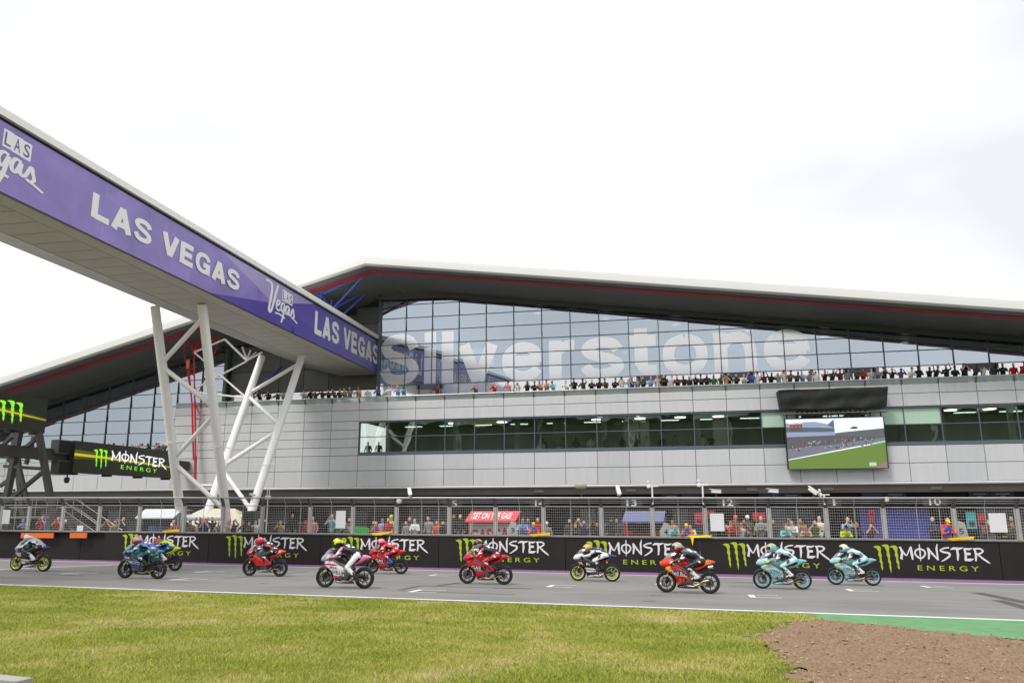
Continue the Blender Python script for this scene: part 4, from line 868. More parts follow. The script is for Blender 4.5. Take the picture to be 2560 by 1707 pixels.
# ================================================================== GRANDSTAND OPPOSITE (seen in the windows' reflection)
gs = thing('grandstand', 'dark covered grandstand opposite the pits, mirrored in the window band', 'grandstand', (0, -46, 1.5))
GSD = mat('stand_concrete', (150,152,148), .8, var=.2, scale=.8); 
mb = MB()
for i in range(22): mb.span((-110, -i*.9-.9, 0), (110, -i*.9, 1.2+i*.55))
o = mb.build('tiers', GSD, gs)
mb = MB(); mb.span((-110,-23,0), (110,-22,22)); mb.build('back_wall', mat('stand_back', (120,128,120), .8, var=.3, scale=.15), gs)
mb = MB(); mb.add([(-110,-23,22),(110,-23,22),(110,3,19.5),(-110,3,19.5),(-110,-23,22.6),(110,-23,22.6),(110,3,20.6),(-110,3,20.6)], [(0,1,2,3),(4,5,6,7),(0,1,5,4),(1,2,6,5),(2,3,7,6),(3,0,4,7)]); mb.build('roof', mat('stand_roof', (120,124,120), .6), gs)
for i in range(12): mb = MB(); mb.path([(-105+i*19,-2,0),(-105+i*19,-2,19.6)], .3, 8); mb.build('column', mat('stand_column', (150,156,152), .6), gs)
mb = MB(); 
cm = [mat('crowd_%d' % i, c, .8) for i, c in enumerate(((40,40,46),(150,60,60),(190,190,190),(60,80,130),(110,96,84),(90,120,90)))]
for i in range(21):
    for k in range(170):
        if random.random() < .8:
            x = -75+k*.88+random.uniform(-.2,.2); y = -i*.9-.5; z = 1.2+i*.55; mb.box((x,y,z+.4), (.42,.3,.8), random.randrange(6)); mb.box((x,y,z+.92), (.2,.2,.24), 4)
o = mb.build('crowd', cm); o.location = (0,-46,1.5); struct(o, 'stuff')
# ================================================================== PIT WALL
BBLK = mat('board_black', (40,38,35), .55, var=.12, scale=.8, spec=.3)
LGREEN = mat('claw_green', (168,196,40), .6); LWHITE = mat('letter_white', (226,225,224), .6)
def bar_top(x): return 1.64-.0062*x
bw = thing('pit_wall', 'long black pit wall boards with green claw marks and white lettering beside the track', 'wall', (-10, 38.6, 0))
def W(mb, name, m, parent=bw, smooth=None): mb.v = [(x+10, y-38.6, z) for x, y, z in mb.v]; return mb.build(name, m, parent, smooth)
seg = [-60, -55, -50, -45.5, -41, -36.5, -32.6, -31.0]+[-31+6.3*i for i in range(1, 12)]
for k, (a, b) in enumerate(zip(seg[:-1], seg[1:])):
    g = .012; off = 0. if a >= -32 else .22-.0*a
    mb = MB(); vv = []
    for x in (a+g, b-g):
        y = bar_y(x)+off
        vv += [(x,y,gz(x,y)+(.0 if a >= -32 else .03)),(x,y+.25,gz(x,y)),(x,y+.25,bar_top(x)),(x,y,bar_top(x))]
    mb.add(vv, [(0,1,2,3),(7,6,5,4),(0,4,5,1),(1,5,6,2),(2,6,7,3),(3,7,4,0)]); W(mb, 'board', BBLK)
cap = MB(); cap.beam((-60,bar_y(-60)+.2,bar_top(-60)+.03), (40,bar_y(40)+.2,bar_top(40)+.03), .5, .05); W(cap, 'wall_cap', mat('cap_grey', (120,118,114), .6))
def on_wall(x, h): return (x+10, bar_y(x)-.006-38.6, gz(x, bar_y(x))+h)
for x0 in (-29.91, -23.76, -17.3, -11.25, -4.81, 1.51, 8.0, 14.5):
    decal('claw_mark', CLAW, lambda u, v: on_wall(x0+u*1.02, .2+v*1.24), LGREEN, bw)
    xw = x0+1.12
    decal('wall_lettering', MONSTER, lambda u, v: on_wall(xw+u*.595, .80+v*.55), LWHITE, bw)
    decal('wall_lettering', text2d('ENERGY', bold=.004, spacing=1.55), lambda u, v: on_wall(x0+1.75+u*2.45, .36+v*.21), LGREEN, bw)
ORG = mat('orange_board', (232,112,44), .55)
for a, b in ((54,135),(176,218)):
    p, q = at_y(a,1338,38.35), at_y(b,1338,38.35); mb = MB(); mb.span((p.x, 38.3, p.z-.13), (q.x, 38.36, p.z+.14))
    tag(mb.build('orange_panel', ORG), 'wide orange panel on top of the wall near the white motorcycle' if a < 100 else 'short orange panel on top of the wall left of the teal motorcycle', 'panel')
# ================================================================== DEBRIS FENCE
FG = mat('fence_grey', (172,172,168), .5, .1, var=.12, scale=3); FD = mat('fence_dark', (92,92,89), .5, .3); WIRE = mat('fence_wire', (196,196,190), .5, 0.)
fen = thing('debris_fence', 'tall grey wire mesh debris fence with cranked top along the pit wall', 'fence', (-10, 39, 0))
def Fn(mb, name, m, parent=fen, smooth=None): mb.v = [(x+10, y-39, z) for x, y, z in mb.v]; return mb.build(name, m, parent, smooth)
POSTS = [-58,-55,-52,-49,-46,-43.2,-40.6,-38,-36.2,-34,-31.67,-29.18,-26.47,-24.17,-21.89,-19.18,-16.81,-14.45,-11.67,-9.29,-6.89,-4.07,-1.64,.8,3.68,6.18,8.63,11.54,14.07,16.9,19.6,22.2,25]
def fy(x): return bar_y(x)+.3
def fz(x, h): return bar_top(x)+h            # heights above the wall's top
KH, TH = 1.50, 1.86
for k, x in enumerate(POSTS):
    y = fy(x); mb = MB(); mb.span((x-.05,y-.05,fz(x,.02)), (x+.05,y+.05,fz(x,KH))); mb.beam((x,y,fz(x,KH-.06)), (x-.0,y-.26,fz(x,TH)), .12, .12, 1)
    Fn(mb, 'post', [FG, FD])
for k, (a, b) in enumerate(zip(POSTS[:-1], POSTS[1:])):
    y0, y1 = fy(a), fy(b); q = lambda t, h: Vector((a+(b-a)*t, y0+(y1-y0)*t, fz(a+(b-a)*t, h)))
    e = .09/(b-a)
    mb = MB()
    for p_, r_ in (((e,.06),(1-e,.06)), ((e,KH-.05),(1-e,KH-.05)), ((e,.06),(e,KH-.05)), ((1-e,.06),(1-e,KH-.05))): mb.beam(q(*p_), q(*r_), .045, .05)
    Fn(mb, 'panel_frame', FG)
    mb = MB(); n = int((b-a)/.105)
    for i in range(1, n): t = e+(1-2*e)*i/n; mb.path([q(t,.08), q(t,KH-.07)], .0034, 3, caps=False)
    for j in range(1, 11): h = .08+(KH-.15)*j/11; mb.path([q(e,h), q(1-e,h)], .0052, 3, caps=False)
    o = Fn(mb, 'wire_mesh', WIRE); o['kind'] = 'stuff'
    for t in (.5,) if b-a < 2.6 else (.48, .80):
        mb = MB(); mb.path([q(t,.06), q(t,KH-.05)], .016, 5); p1 = q(t,KH); p2 = q(t,TH); p2.y -= .26; mb.path([p1, p2], .016, 5); Fn(mb, 'stay', FG)
    for j, h in enumerate((.12,.21,.29)):
        p1, p2 = q(0,KH+h), q(1,KH+h); p1.y -= h*.72; p2.y -= h*.72; mb = MB(); mb.path([p1,p2], .012, 4); Fn(mb, 'top_wire', FG)
    p1, p2 = q(0,TH), q(1,TH); p1.y -= .27; p2.y -= .27; mb = MB(); mb.path([p1,p2], .035, 8); Fn(mb, 'top_rail', mat('rail_bright', (188,188,184), .35, .5), smooth=60)
# notices hung on the fence
for nm, px0, px1, py0, py1, lb in (('n', 4,27,1274,1309,'pale notice board hung on the fence at the far left edge'),('n',192,209,1313,1328,'small white notice low on the fence beside the stair'),('n',839,865,1276,1320,'tall white notice board hung on the fence above the pink motorcycle'),('n',1777,1809,1283,1327,'white notice board on the fence right of the red shirts, under number 12'),('n',2476,2513,1282,1330,'white notice board on the fence at the right edge')):
    Y = fy(at_y((px0+px1)/2,1300,39).x)-.06; a, b = at_y(px0,py1,Y), at_y(px1,py0,Y); mb = MB(); mb.span((a.x,Y-.02,a.z), (b.x,Y,b.z)); tag(mb.build('notice_board', mat('notice_white', (222,223,222), .5, var=.03)), lb, 'notice board', 'notices on the fence')
# instruments on the fence top
CW = mat('cctv_white', (228,228,226), .4)
def cctv(px, py, dx, dz, label):
    Y = fy(at_y(px,1240,39).x)-.2; c = at_y(px, py, Y); t = thing('security_camera', label, 'camera', c, group='cctv cameras')
    d = Vector((dx,-.55,dz)).normalized(); mb = MB(); mb.beam(-d*.22, d*.22, .15, .14); mb.build('housing', CW, t); mb = MB(); mb.beam(-d*.24+Vector((0,0,.09)), d*.3+Vector((0,0,.09)), .18, .025); mb.build('sun_shield', CW, t)
    mb = MB(); mb.path([(0,0,-.08),(0,.0,-.2),(.02,.02,fz(c.x,TH)-c.z)], .03, 6); mb.build('mount', mat('mount_dark', (70,70,68), .5), t)
cctv(1024,1231,.3,-.5,'white security camera on the fence top above the pink motorcycle'); cctv(1546,1228,.2,-.6,'stubby white security camera pointing down beside the furry microphone'); cctv(1790,1228,-1.4,.1,'white security camera on the fence top above number 12'); cctv(1933,1227,-1.4,.12,'white security camera on the fence top midway right of number 12'); cctv(2033,1227,.8,-.7,'white security camera on the fence top beside number 11')
def anemo(px, py, label, arms):
    Y = fy(at_y(px,1240,39).x)-.15; c = at_y(px, py, Y); t = thing('weather_sensor', label, 'sensor', c, group='weather masts')
    mb = MB(); mb.path([(0,0,fz(c.x,TH)-c.z-.3),(0,0,-.02)], .04, 8); mb.build('mast', CW, t)
    mb = MB(); mb.beam((-.2*arms,0,0), (.3*arms,0,.0), .06, .05); mb.lathe([(.02,-.1),(.09,-.06),(.09,.02),(.02,.1)], (-.16,0,0), n=10); mb.build('head', CW, t)
    mb = MB(); mb.lathe([(.01,0),(.06,.04),(.06,.1),(.01,.14)], (-.18,0,.12), n=8); mb.build('vane', CW, t)
anemo(1630,1215,'white weather sensor mast on the fence between numbers 13 and 12',1.); anemo(1756,1212,'slim white weather sensor mast on the fence beside number 12',.9); anemo(2060,1236,'short white weather sensor with blue fitting beside number 11 camera',.8)
Y = fy(-6)-.15; c = at_y(1452,1214,Y); t = thing('microphone', 'furry broadcast microphone on a stand on the fence top', 'microphone', c)
mb = MB(); nn = 14
for i in range(nn):
    pass
mb.lathe([(.01,-.3),(.10,-.27),(.145,-.15),(.15,0),(.145,.15),(.10,.27),(.01,.3)], (0,0,0), axis='x', n=16); mb.build('wind_cover', mat('fur_grey', (170,164,152), .95, var=.35, scale=30, bump=1., bscale=60), t, 60)
mb = MB(); mb.path([(0,0,-.12),(.02,0,-.3),(.02,0,fz(c.x,TH)-c.z)], .025, 6); mb.build('stand', MATS['mount_dark'], t)
c = at_y(2216,1247,fy(8)-.2); mb = MB(); mb.lathe([(.01,-.14),(.1,-.1),(.12,0),(.12,.06),(.01,.1)], c, n=12); tag(mb.build('dome_camera', mat('dome_cream', (215,208,190), .4), smooth=50), 'cream dome camera under the fence top rail left of number 10', 'camera')
c = at_y(998,1252,fy(-14)-.2); mb = MB(); mb.lathe([(.01,-.14),(.12,-.1),(.15,0),(.13,.08),(.01,.12)], c, n=12); tag(mb.build('floodlight', MATS['dome_cream'], smooth=50), 'round cream lamp on the fence top beside the left security camera', 'lamp')
c = at_y(670,1243,fy(-21)); t = thing('antenna_unit', 'white twin stick antenna box on the fence right of the bridge support', 'antenna', c)
mb = MB(); mb.box((0,0,0), (.26,.12,.2)); mb.build('box', CW, t)
for dx in (-.06,.06): mb = MB(); mb.path([(dx,0,.1),(dx,0,.42)], .018, 6); mb.build('aerial', CW, t)
mb = MB(); mb.path([(0,0,-.1),(0,0,fz(c.x,0)-c.z)], .03, 6); mb.build('pole', CW, t)
# ================================================================== PIT WALL WALKWAY AND TEAM STANDS
PZ = .78
mb = MB(); mb.span((-60,39.05,-.2), (40,41.6,PZ)); mb.v = [(x, y, z-.006*x if z > 0 else z) for x, y, z in mb.v]; o = mb.build('pit_walkway', mat('walkway_concrete', (120,118,114), .85, var=.1)); struct(o)
def wz(x): return PZ-.006*x
REDP = mat('stand_red', (206,36,48), .45); PINKR = mat('awning_red', (224,74,84), .5)
def stand(px0, px1, Y, top_py, name, label, mtop, mside, board, btext, btop, toptext=None, front_drop=1.1):
    a, b = at_y(px0, top_py, Y), at_y(px1, top_py, Y); t = thing(name, label, 'timing stand', ((a.x+b.x)/2, Y, wz(a.x)))
    w = (b.x-a.x)/2; h = a.z-wz(a.x)
    for sx in (-1, 1):
        for y in (0.1, 1.3): mb = MB(); mb.path([(sx*(w-.08),y,0),(sx*(w-.08),y,h-.25)], .035, 6); mb.build('pole', mside, t)
    mb = MB(); mb.add([(-w,-.45,h-.5),(w*.9,-.45,h-.5),(w,.2,h),(-w*.88,.2,h),(-w,1.4,h-.1),(w,1.4,h-.1),(-w,-.45,h-.58),(w*.9,-.45,h-.58)], [(0,1,2,3),(3,2,5,4),(0,1,7,6)]); mb.build('awning', mtop, t)
    mb = MB(); mb.span((-w,.9,0), (w,1.3,h*.5)); mb.build('desk', mside, t)
    if board is not None: mb = MB(); mb.span((-w*.9,.0,0.08), (w*.86,.06,h-.62)); mb.build('front_board', board, t)
    for i in range(3): mb = MB(); mb.span((-w*.7+i*w*.5,.75,h*.5), (-w*.7+i*w*.5+.5,.8,h*.5+.35)); mb.build('monitor', BLACK, t)
    if btext: s = text2d(btext, bold=.03); decal('stand_lettering', s, lambda u, v: (-w*.88+u*w*1.66, -.012, h*.18+v*(h-.62)*.52+(.12*u)), btop, t)
    if toptext: s = text2d(toptext, bold=.02, shear=.25); decal('stand_lettering', s, lambda u, v: (-w*.78+u*w*1.5, -.40+v*.42, h-.42+v*.325+.012), LETW, t)
    return t
stand(1168, 1300, 41.8, 1277, 'timing_stand', 'red team timing stand with white slogan on its awning behind the fence', PINKR, REDP, mat('stand_white', (222,222,224), .5), 'GASGAS', REDP, 'GET ON THE GAS!')
stand(1556, 1664, 41.9, 1277, 'timing_stand', 'navy topped team timing stand with red end posts under number 13', mat('awning_navy', (104,110,146), .4), REDP, None, None, None)
stand(352, 452, 44.5, 1272, 'timing_stand', 'white and blue topped stand beside the bridge support', mat('awning_white', (222,228,236), .4), mat('stand_blue', (62,92,130), .45), None, None, None)
CREAM = mat('tent_cream', (222,212,190), .8, var=.05, scale=.6)
t = thing('marquee', 'cream fabric marquee at the foot of the bridge support', 'tent', (at_y(545,1300,48).x, 48, 0)); w = 2.9
mb = MB(); mb.add([(-w,-1.5,2.0),(w,-1.5,2.0),(w,2,2.0),(-w,2,2.0),(-w*.4,0,3.1),(w*.4,0,3.1)], [(0,1,5,4),(1,2,5),(2,3,4,5),(3,0,4)]); mb.build('roof', CREAM, t)
mb = MB(); mb.span((-w,-1.5,0), (w,-1.42,2.0)); mb.build('wall', CREAM, t)
q = at_y(625,1300,44); mb = MB(); mb.span((-.42,-.25,-1.4), (.42,.25,.55)); mb.span((-.36,-.26,-.35), (.36,-.25,.48), 1); t = mb.build('monitor_cabinet', [mat('cabinet_grey',(70,70,70),.5), BLACK]); t.location = q; tag(t, 'black screen cabinet standing right of the cream marquee', 'cabinet')
for px, lb, c in ((718,'dark screened crew booth behind the fence right of the bridge support',(52,50,48)),(1060,'dark crew booth behind the fence left of the red stand',(48,48,46)),(1500,'dark grey crew counter behind the fence under number 13',(66,66,64))):
    q = at_y(px,1315,42.3); w_ = 1.3; t = thing('crew_booth', lb, 'booth', (q.x, 42.3, wz(q.x)))
    mb = MB(); mb.span((-w_,0,0), (w_,.08,1.35)); mb.build('screen_panel', mat('booth_%d' % px, c, .6, var=.1), t); mb = MB(); mb.span((-w_,0,1.36), (w_,.8,1.42)); mb.build('counter', mat('counter', (96,94,90), .5), t)
    for s in (-1,1): mb = MB(); mb.path([(s*(w_-.05),.75,0),(s*(w_-.05),.75,1.36)], .04, 6); mb.build('leg', STEEL, t)
q = at_y(902,1325,40.4); t = thing('pit_board', 'bright green pit board lying against the fence', 'pit board', (q.x,40.4,q.z)); mb = MB(); mb.prism([(-.35,-.28),(.42,-.28),(.5,.02),(.36,.16),(-.3,.2)], lambda u,v,d: (u,d,v), -.03, .03); mb.build('board', mat('pit_green', (62,176,62), .5), t)
pass
for px, py, lb, tx in ((1281,1327,'grey pit board with dark figure beside the blue shirted man','3'),(1664,1331,'grey pit board with dark mark left of the marshal under number 12','4'),(2402,1329,'grey pit board behind the fence post right of the rightmost marshal','5')):
    q = at_y(px,py,40.6); t = thing('pit_board', lb, 'pit board', q); mb = MB(); mb.prism([(-.26,-.45),(.1,-.55),(.3,-.2),(.2,.4),(-.05,.5),(-.28,.1)], lambda u,v,d: (u,d,v), -.02, .02); mb.build('board', mat('pit_grey', (176,178,174), .5), t); decal('print', text2d(tx, bold=.02), lambda u, v: (-.08+.2*u,-.025,-.1+.26*v), BLACK, t)
# ================================================================== PEOPLE
def capsule(mb, p0, p1, a0, a1, n=10):       # tapered, rounded limb; a = radius or (side, depth) radii
    p0, p1 = Vector(p0), Vector(p1); t = p1-p0; L_ = t.length; t = t/L_ if L_ > 1e-6 else Vector((0,0,1))
    sd_ = Vector((0,1,0)) if mb.side == 'y' else Vector((1,0,0))
    sd_ = sd_-t*sd_.dot(t)
    if sd_.length < .1: sd_ = Vector((0,0,1))-t*t.z
    sd_.normalize(); dp = t.cross(sd_)
    e = lambda a: a if isinstance(a, tuple) else (a, a)
    a0, a1 = e(a0), e(a1); rings = []
    for th in (-90, -55, -25, 0): c, s = math.cos(R(th)), math.sin(R(th)); rings.append((p0+t*(s*max(a0)*.9), a0[0]*max(c,.02), a0[1]*max(c,.02)))
    for th in (0, 25, 55, 90): c, s = math.cos(R(th)), math.sin(R(th)); rings.append((p1+t*(s*max(a1)*.9), a1[0]*max(c,.02), a1[1]*max(c,.02)))
    vv = [c+sd_*(math.cos(2*math.pi*j/n)*ra)+dp*(math.sin(2*math.pi*j/n)*rb) for c, ra, rb in rings for j in range(n)]; k = len(rings)
    mb.add(vv, [(i*n+j, i*n+(j+1)%n, (i+1)*n+(j+1)%n, (i+1)*n+j) for i in range(k-1) for j in range(n)]+[tuple(range(n-1,-1,-1)), tuple((k-1)*n+j for j in range(n))])
def seg_d(p, a, b):
    ab = b-a; l2 = ab.length_squared; t = 0 if l2 < 1e-9 else max(0, min(1, (p-a).dot(ab)/l2)); return (p-a-ab*t).length
def body_mesh(name, segs, voxel, side, mats, zone_fn=None, smooth=2):
    """one continuous skin over all the limbs; faces take the material of the nearest limb"""
    mb = MB(); mb.side = side
    for s in segs: capsule(mb, s[1], s[2], s[3], s[4])
    me = bpy.data.meshes.new('tmp'); me.from_pydata(mb.v, [], mb.f)
    o = bpy.data.objects.new('tmp', me); col.objects.link(o)
    rm = o.modifiers.new('r', 'REMESH'); rm.mode = 'VOXEL'; rm.voxel_size = voxel; rm.use_smooth_shade = True
    sm = o.modifiers.new('s', 'SMOOTH'); sm.factor = .5; sm.iterations = smooth
    bpy.context.view_layer.update(); dg = bpy.context.evaluated_depsgraph_get()
    out_ = bpy.data.meshes.new_from_object(o.evaluated_get(dg)); bpy.data.objects.remove(o); bpy.data.meshes.remove(me); out_.name = name
    out_.materials.clear()
    for m_ in mats: out_.materials.append(m_)
    ss = [(s[0], Vector(s[1]), Vector(s[2]), (max(s[3]) if isinstance(s[3], tuple) else s[3])) for s in segs]
    for p in out_.polygons:
        c = p.center; best = min(ss, key=lambda s: seg_d(c, s[1], s[2])-s[3]); z = best[0]
        if zone_fn: z = zone_fn(z, c, p.normal)
        p.material_index = z; p.use_smooth = True
    return out_
SKIN = mat('skin', (224,172,148), .6); SKIN2 = mat('skin_tan', (170,118,92), .6); SKIN3 = mat('skin_dark', (104,70,54), .6)
HAIRS = [mat('hair_dark', (38,30,26), .7), mat('hair_brown', (84,58,40), .7), mat('hair_grey', (150,144,138), .7), mat('hair_fair', (170,136,88), .7)]
JEAN = [mat('trousers_navy', (42,46,62), .8), mat('trousers_black', (30,30,31), .8), mat('trousers_tan', (140,122,98), .8)]
# zones: 0 skin, 1 top, 2 trousers, 3 hair or cap, 4 shoes
def person_segs(arms, lean=0., twist=0.):
    pz = .94; ch = (twist, -.02-.16*lean, 1.31-.05*lean); nk = (twist, -.03-.24*lean, 1.47-.07*lean); hd = (twist, -.06-.33*lean, 1.585-.08*lean); pv = (0, .02+.08*lean, pz)
    s = [(1, pv, ch, (.155,.105), (.185,.115)), (1, ch, (nk[0],nk[1],nk[2]-.06), (.19,.11), (.10,.08)), (0, nk, (hd[0],hd[1],hd[2]-.05), .055, .06), (0, (hd[0],hd[1]-.008,hd[2]-.035), (hd[0],hd[1],hd[2]+.055), (.068,.08), (.078,.092)), (0, (hd[0],hd[1]-.08,hd[2]-.01), (hd[0],hd[1]-.1,hd[2]-.02), .018, .014),
         (3, (hd[0],hd[1]+.025,hd[2]+.03), (hd[0],hd[1]+.015,hd[2]+.085), (.076,.078), (.07,.082)), (2, (pv[0]-.06,pv[1],pz), (pv[0]+.06,pv[1],pz), (.12,.115), (.12,.115))]
    for sx, (el, wr) in zip((-1, 1), arms):
        sh = (ch[0]+sx*.185, ch[1]+.01, ch[2]+.075)
        s += [(1, sh, el, .062, .05), (0 if wr[2] > 1.3 else 1, el, wr, .046, .034), (0, wr, (wr[0]*.96, wr[1]-.05, wr[2]+.05), (.04,.03), (.038,.022))]
        hip = (sx*.09, pv[1], pz-.04); kn = (sx*.105, .0, .5); an = (sx*.11, .04, .1)
        s += [(2, hip, kn, .085, .062), (2, kn, an, .06, .043), (4, (an[0],.05,.05), (an[0]+sx*.02,-.12,.04), .045, .038)]
    return s
POSES = {
 'lean': (((-.27,-.33,1.12),(-.06,-.45,1.16)), ((.27,-.33,1.12),(.06,-.45,1.16)), .85, 0),
 'lean2': (((-.26,-.30,1.13),(-.16,-.46,1.17)), ((.28,-.28,1.13),(.02,-.42,1.16)), .65, .03),
 'camera': (((-.30,-.22,1.22),(-.07,-.27,1.52)), ((.30,-.22,1.22),(.07,-.27,1.52)), .15, 0),
 'crossed': (((-.27,-.10,1.12),(.10,-.24,1.18)), ((.27,-.10,1.12),(-.10,-.24,1.14)), .05, 0),
 'stand': (((-.27,.02,1.10),(-.24,-.12,.90)), ((.27,.02,1.10),(.25,-.10,.88)), .1, 0),
 'phone': (((-.27,-.30,1.12),(-.10,-.42,1.16)), ((.30,-.18,1.42),(.18,-.30,1.74)), .3, 0),
 'up': (((-.30,-.16,1.46),(-.14,-.28,1.72)), ((.30,-.16,1.46),(.14,-.28,1.72)), .1, 0)}
PM = {}
for k, (a, b, ln, tw) in POSES.items():
    PM[k] = body_mesh('person_'+k, person_segs((a, b), ln, tw), .021, 'x', [SKIN, JEAN[0], JEAN[0], HAIRS[0], BLACK],
        lambda z, c, n: z)
CAPM = MB(); CAPM.lathe([(.088,0),(.09,.03),(.075,.075),(.04,.1),(.001,.108)], (0,0,0), n=14); CAPM.add([(-.075,-.05,.006),(.075,-.05,.006),(.06,-.165,-.012),(-.06,-.165,-.012),(-.075,-.05,-.004),(.075,-.05,-.004),(.06,-.165,-.02),(-.06,-.165,-.02)], [(0,1,2,3),(4,5,6,7),(0,3,7,4),(1,2,6,5),(2,3,7,6)])
CAPM = CAPM.mesh('cap', mat('cap_black', (34,34,34), .7), 50)
COLS = {'black': (36,36,38), 'charcoal': (66,66,68), 'white': (232,231,230), 'grey': (150,150,150), 'navy': (46,54,84), 'blue': (70,104,176), 'pale blue': (150,180,214), 'red': (190,40,44), 'maroon': (104,46,48), 'green': (38,118,74), 'teal': (120,196,196), 'tan': (184,156,124), 'peach': (226,172,142), 'pink': (216,148,152), 'olive': (92,94,70), 'orange': (234,92,46), 'lime': (196,214,60), 'brown': (110,84,66), 'cream': (222,214,196), 'purple': (110,96,160)}
def top_mat(c): return mat('top_'+c.replace(' ', '_'), COLS[c], .85, var=.12, scale=6)
def person(x, y, z, pose, colr, label, group, rz=0., s=1., cap=None, skin=None, hair=None, cat='person'):
    o = bpy.data.objects.new('person', PM[pose]); col.objects.link(o); o.location = (x, y, z); o.rotation_euler = (0, 0, rz); o.scale = (s, s, s)
    tag(o, label, cat, group)
    ms = [skin or random.choice((SKIN,SKIN,SKIN,SKIN,SKIN2,SKIN3)), top_mat(colr), random.choice(JEAN), hair or random.choice(HAIRS), MATS['matt_black']]
    for i, m_ in enumerate(ms): o.material_slots[i].link = 'OBJECT'; o.material_slots[i].material = m_
    if cap:
        ln = POSES[pose][2]; c = bpy.data.objects.new('cap', CAPM); col.objects.link(c); c.parent = o; c.location = (POSES[pose][3], -.055-.33*ln, 1.585-.08*ln+.075)
        c.material_slots[0].link = 'OBJECT'; c.material_slots[0].material = mat('cap_'+cap, COLS.get(cap, (230,200,60)), .7)
    return o
def nth(n): return '%d%s' % (n, 'th' if 10 <= n % 100 <= 20 else {1:'st',2:'nd',3:'rd'}.get(n % 10, 'th'))
random.seed(21)
POSEW = {'lean': 'leaning on', 'lean2': 'resting on', 'camera': 'filming at', 'crossed': 'folding arms at', 'stand': 'standing at', 'phone': 'lifting a phone at', 'up': 'with arms up at'}
k = .27234
# (photo x, top, pose)
UPT = [(640+k*a, c, p) for a, c, p in ((45,'black','lean'),(118,'black','lean2'),(208,'charcoal','lean'),(258,'grey','lean2'),(445,'white','lean'),(510,'black','stand'),(550,'olive','lean2'),(615,'olive','camera'),(672,'black','lean'),(727,'olive','lean'),(775,'charcoal','stand'),(825,'tan','lean2'),(865,'grey','lean2'),(952,'peach','lean'),(1030,'white','stand'),(1130,'blue','lean'),(1225,'white','phone'),(1305,'pale blue','lean2'),(1360,'pale blue','lean'),(1665,'maroon','camera'),(2018,'olive','camera'),(2190,'red','camera'),(2320,'pink','camera'))]
UPT += [(1280+k*a, c, p) for a, c, p in ((55,'white','camera'),(140,'black','camera'),(207,'black','lean'),(258,'tan','lean2'),(318,'peach','lean'),(378,'teal','lean2'),(503,'white','lean2'),(570,'black','lean2'),(655,'charcoal','phone'),(730,'black','lean'),(795,'black','lean2'),(862,'maroon','lean'),(940,'black','lean2'),(1010,'white','camera'),(1080,'pale blue','camera'),(1105,'navy','stand'),(1155,'grey','phone'),(1205,'charcoal','crossed'),(1270,'pale blue','lean2'),(1335,'white','camera'),(1380,'brown','stand'),(1405,'black','lean'),(1465,'white','stand'),(1522,'maroon','lean'),(1580,'black','lean2'),(1625,'charcoal','stand'),(1685,'black','lean2'),(1740,'black','lean'),(1790,'black','crossed'),(1853,'green','stand'),(1920,'brown','camera'),(1968,'tan','camera'),(1995,'black','stand'),(2060,'black','lean2'),(2130,'white','lean'),(2175,'black','camera'),(2200,'blue','lean2'),(2255,'white','up'),(2320,'maroon','phone'))]
UPT += [(1920+k*a, c, p) for a, c, p in ((30,'black','lean'),(100,'grey','camera'),(155,'white','camera'),(205,'brown','lean'),(268,'charcoal','lean'),(320,'pale blue','lean2'),(385,'grey','phone'),(405,'pink','camera'),(445,'white','stand'),(525,'black','camera'),(595,'charcoal','lean'),(670,'maroon','up'),(740,'grey','stand'),(820,'charcoal','lean2'),(880,'red','lean2'),(955,'white','stand'),(1020,'grey','lean'),(1070,'black','camera'),(1145,'black','camera'),(1228,'purple','camera'),(1318,'white','lean'),(1392,'black','crossed'),(1490,'black','phone'),(1550,'black','lean'),(1650,'black','phone'),(1728,'black','crossed'),(1812,'black','camera'),(1915,'charcoal','lean2'),(1990,'cream','camera'),(2090,'charcoal','stand'),(2170,'black','lean'),(2270,'red','stand'),(2350,'red','lean2'))]
GRP = 'spectators along the upper terrace rail'
for i, (px, c, p) in enumerate(UPT):
    Y = 58.25 if p.startswith('lean') else 58.35+random.uniform(0,.25)
    q = at_y(px, 960, Y); person(q.x, Y, 10.8, p, c, 'spectator in %s top %s the upper terrace rail, %s from the left' % (c, POSEW[p], nth(i+1)), GRP, random.uniform(-.35,.35), random.uniform(.95,1.04), random.choice((None,None,None,None,'black','black','navy')))
LT = [(k*a, c, p) for a, c, p in ((1005,'grey','stand'),(1070,'tan','lean'),(1125,'white','stand'),(1160,'brown','lean'),(1222,'white','lean2'),(1290,'grey','camera'),(1320,'white','lean2'),(1375,'black','lean2'),(1440,'grey','stand'),(1475,'olive','lean'),(1520,'charcoal','lean2'),(1575,'white','lean'),(1650,'olive','stand'),(1700,'black','lean2'))]+[(4,'purple','lean'),(24,'white','lean2'),(40,'red','lean'),(66,'navy','lean2'),(92,'grey','lean')]
for i, (px, c, p) in enumerate(sorted(LT)):
    Y = 58.45; q = at_y(px, 1120, Y); person(q.x, Y, 6.75, p, c, 'spectator in %s top %s the lower terrace rail, %s from the left' % (c, POSEW[p], nth(i+1)), 'spectators on the lower left terrace', random.uniform(-.3,.3), random.uniform(.98,1.06), random.choice((None,None,'black')))
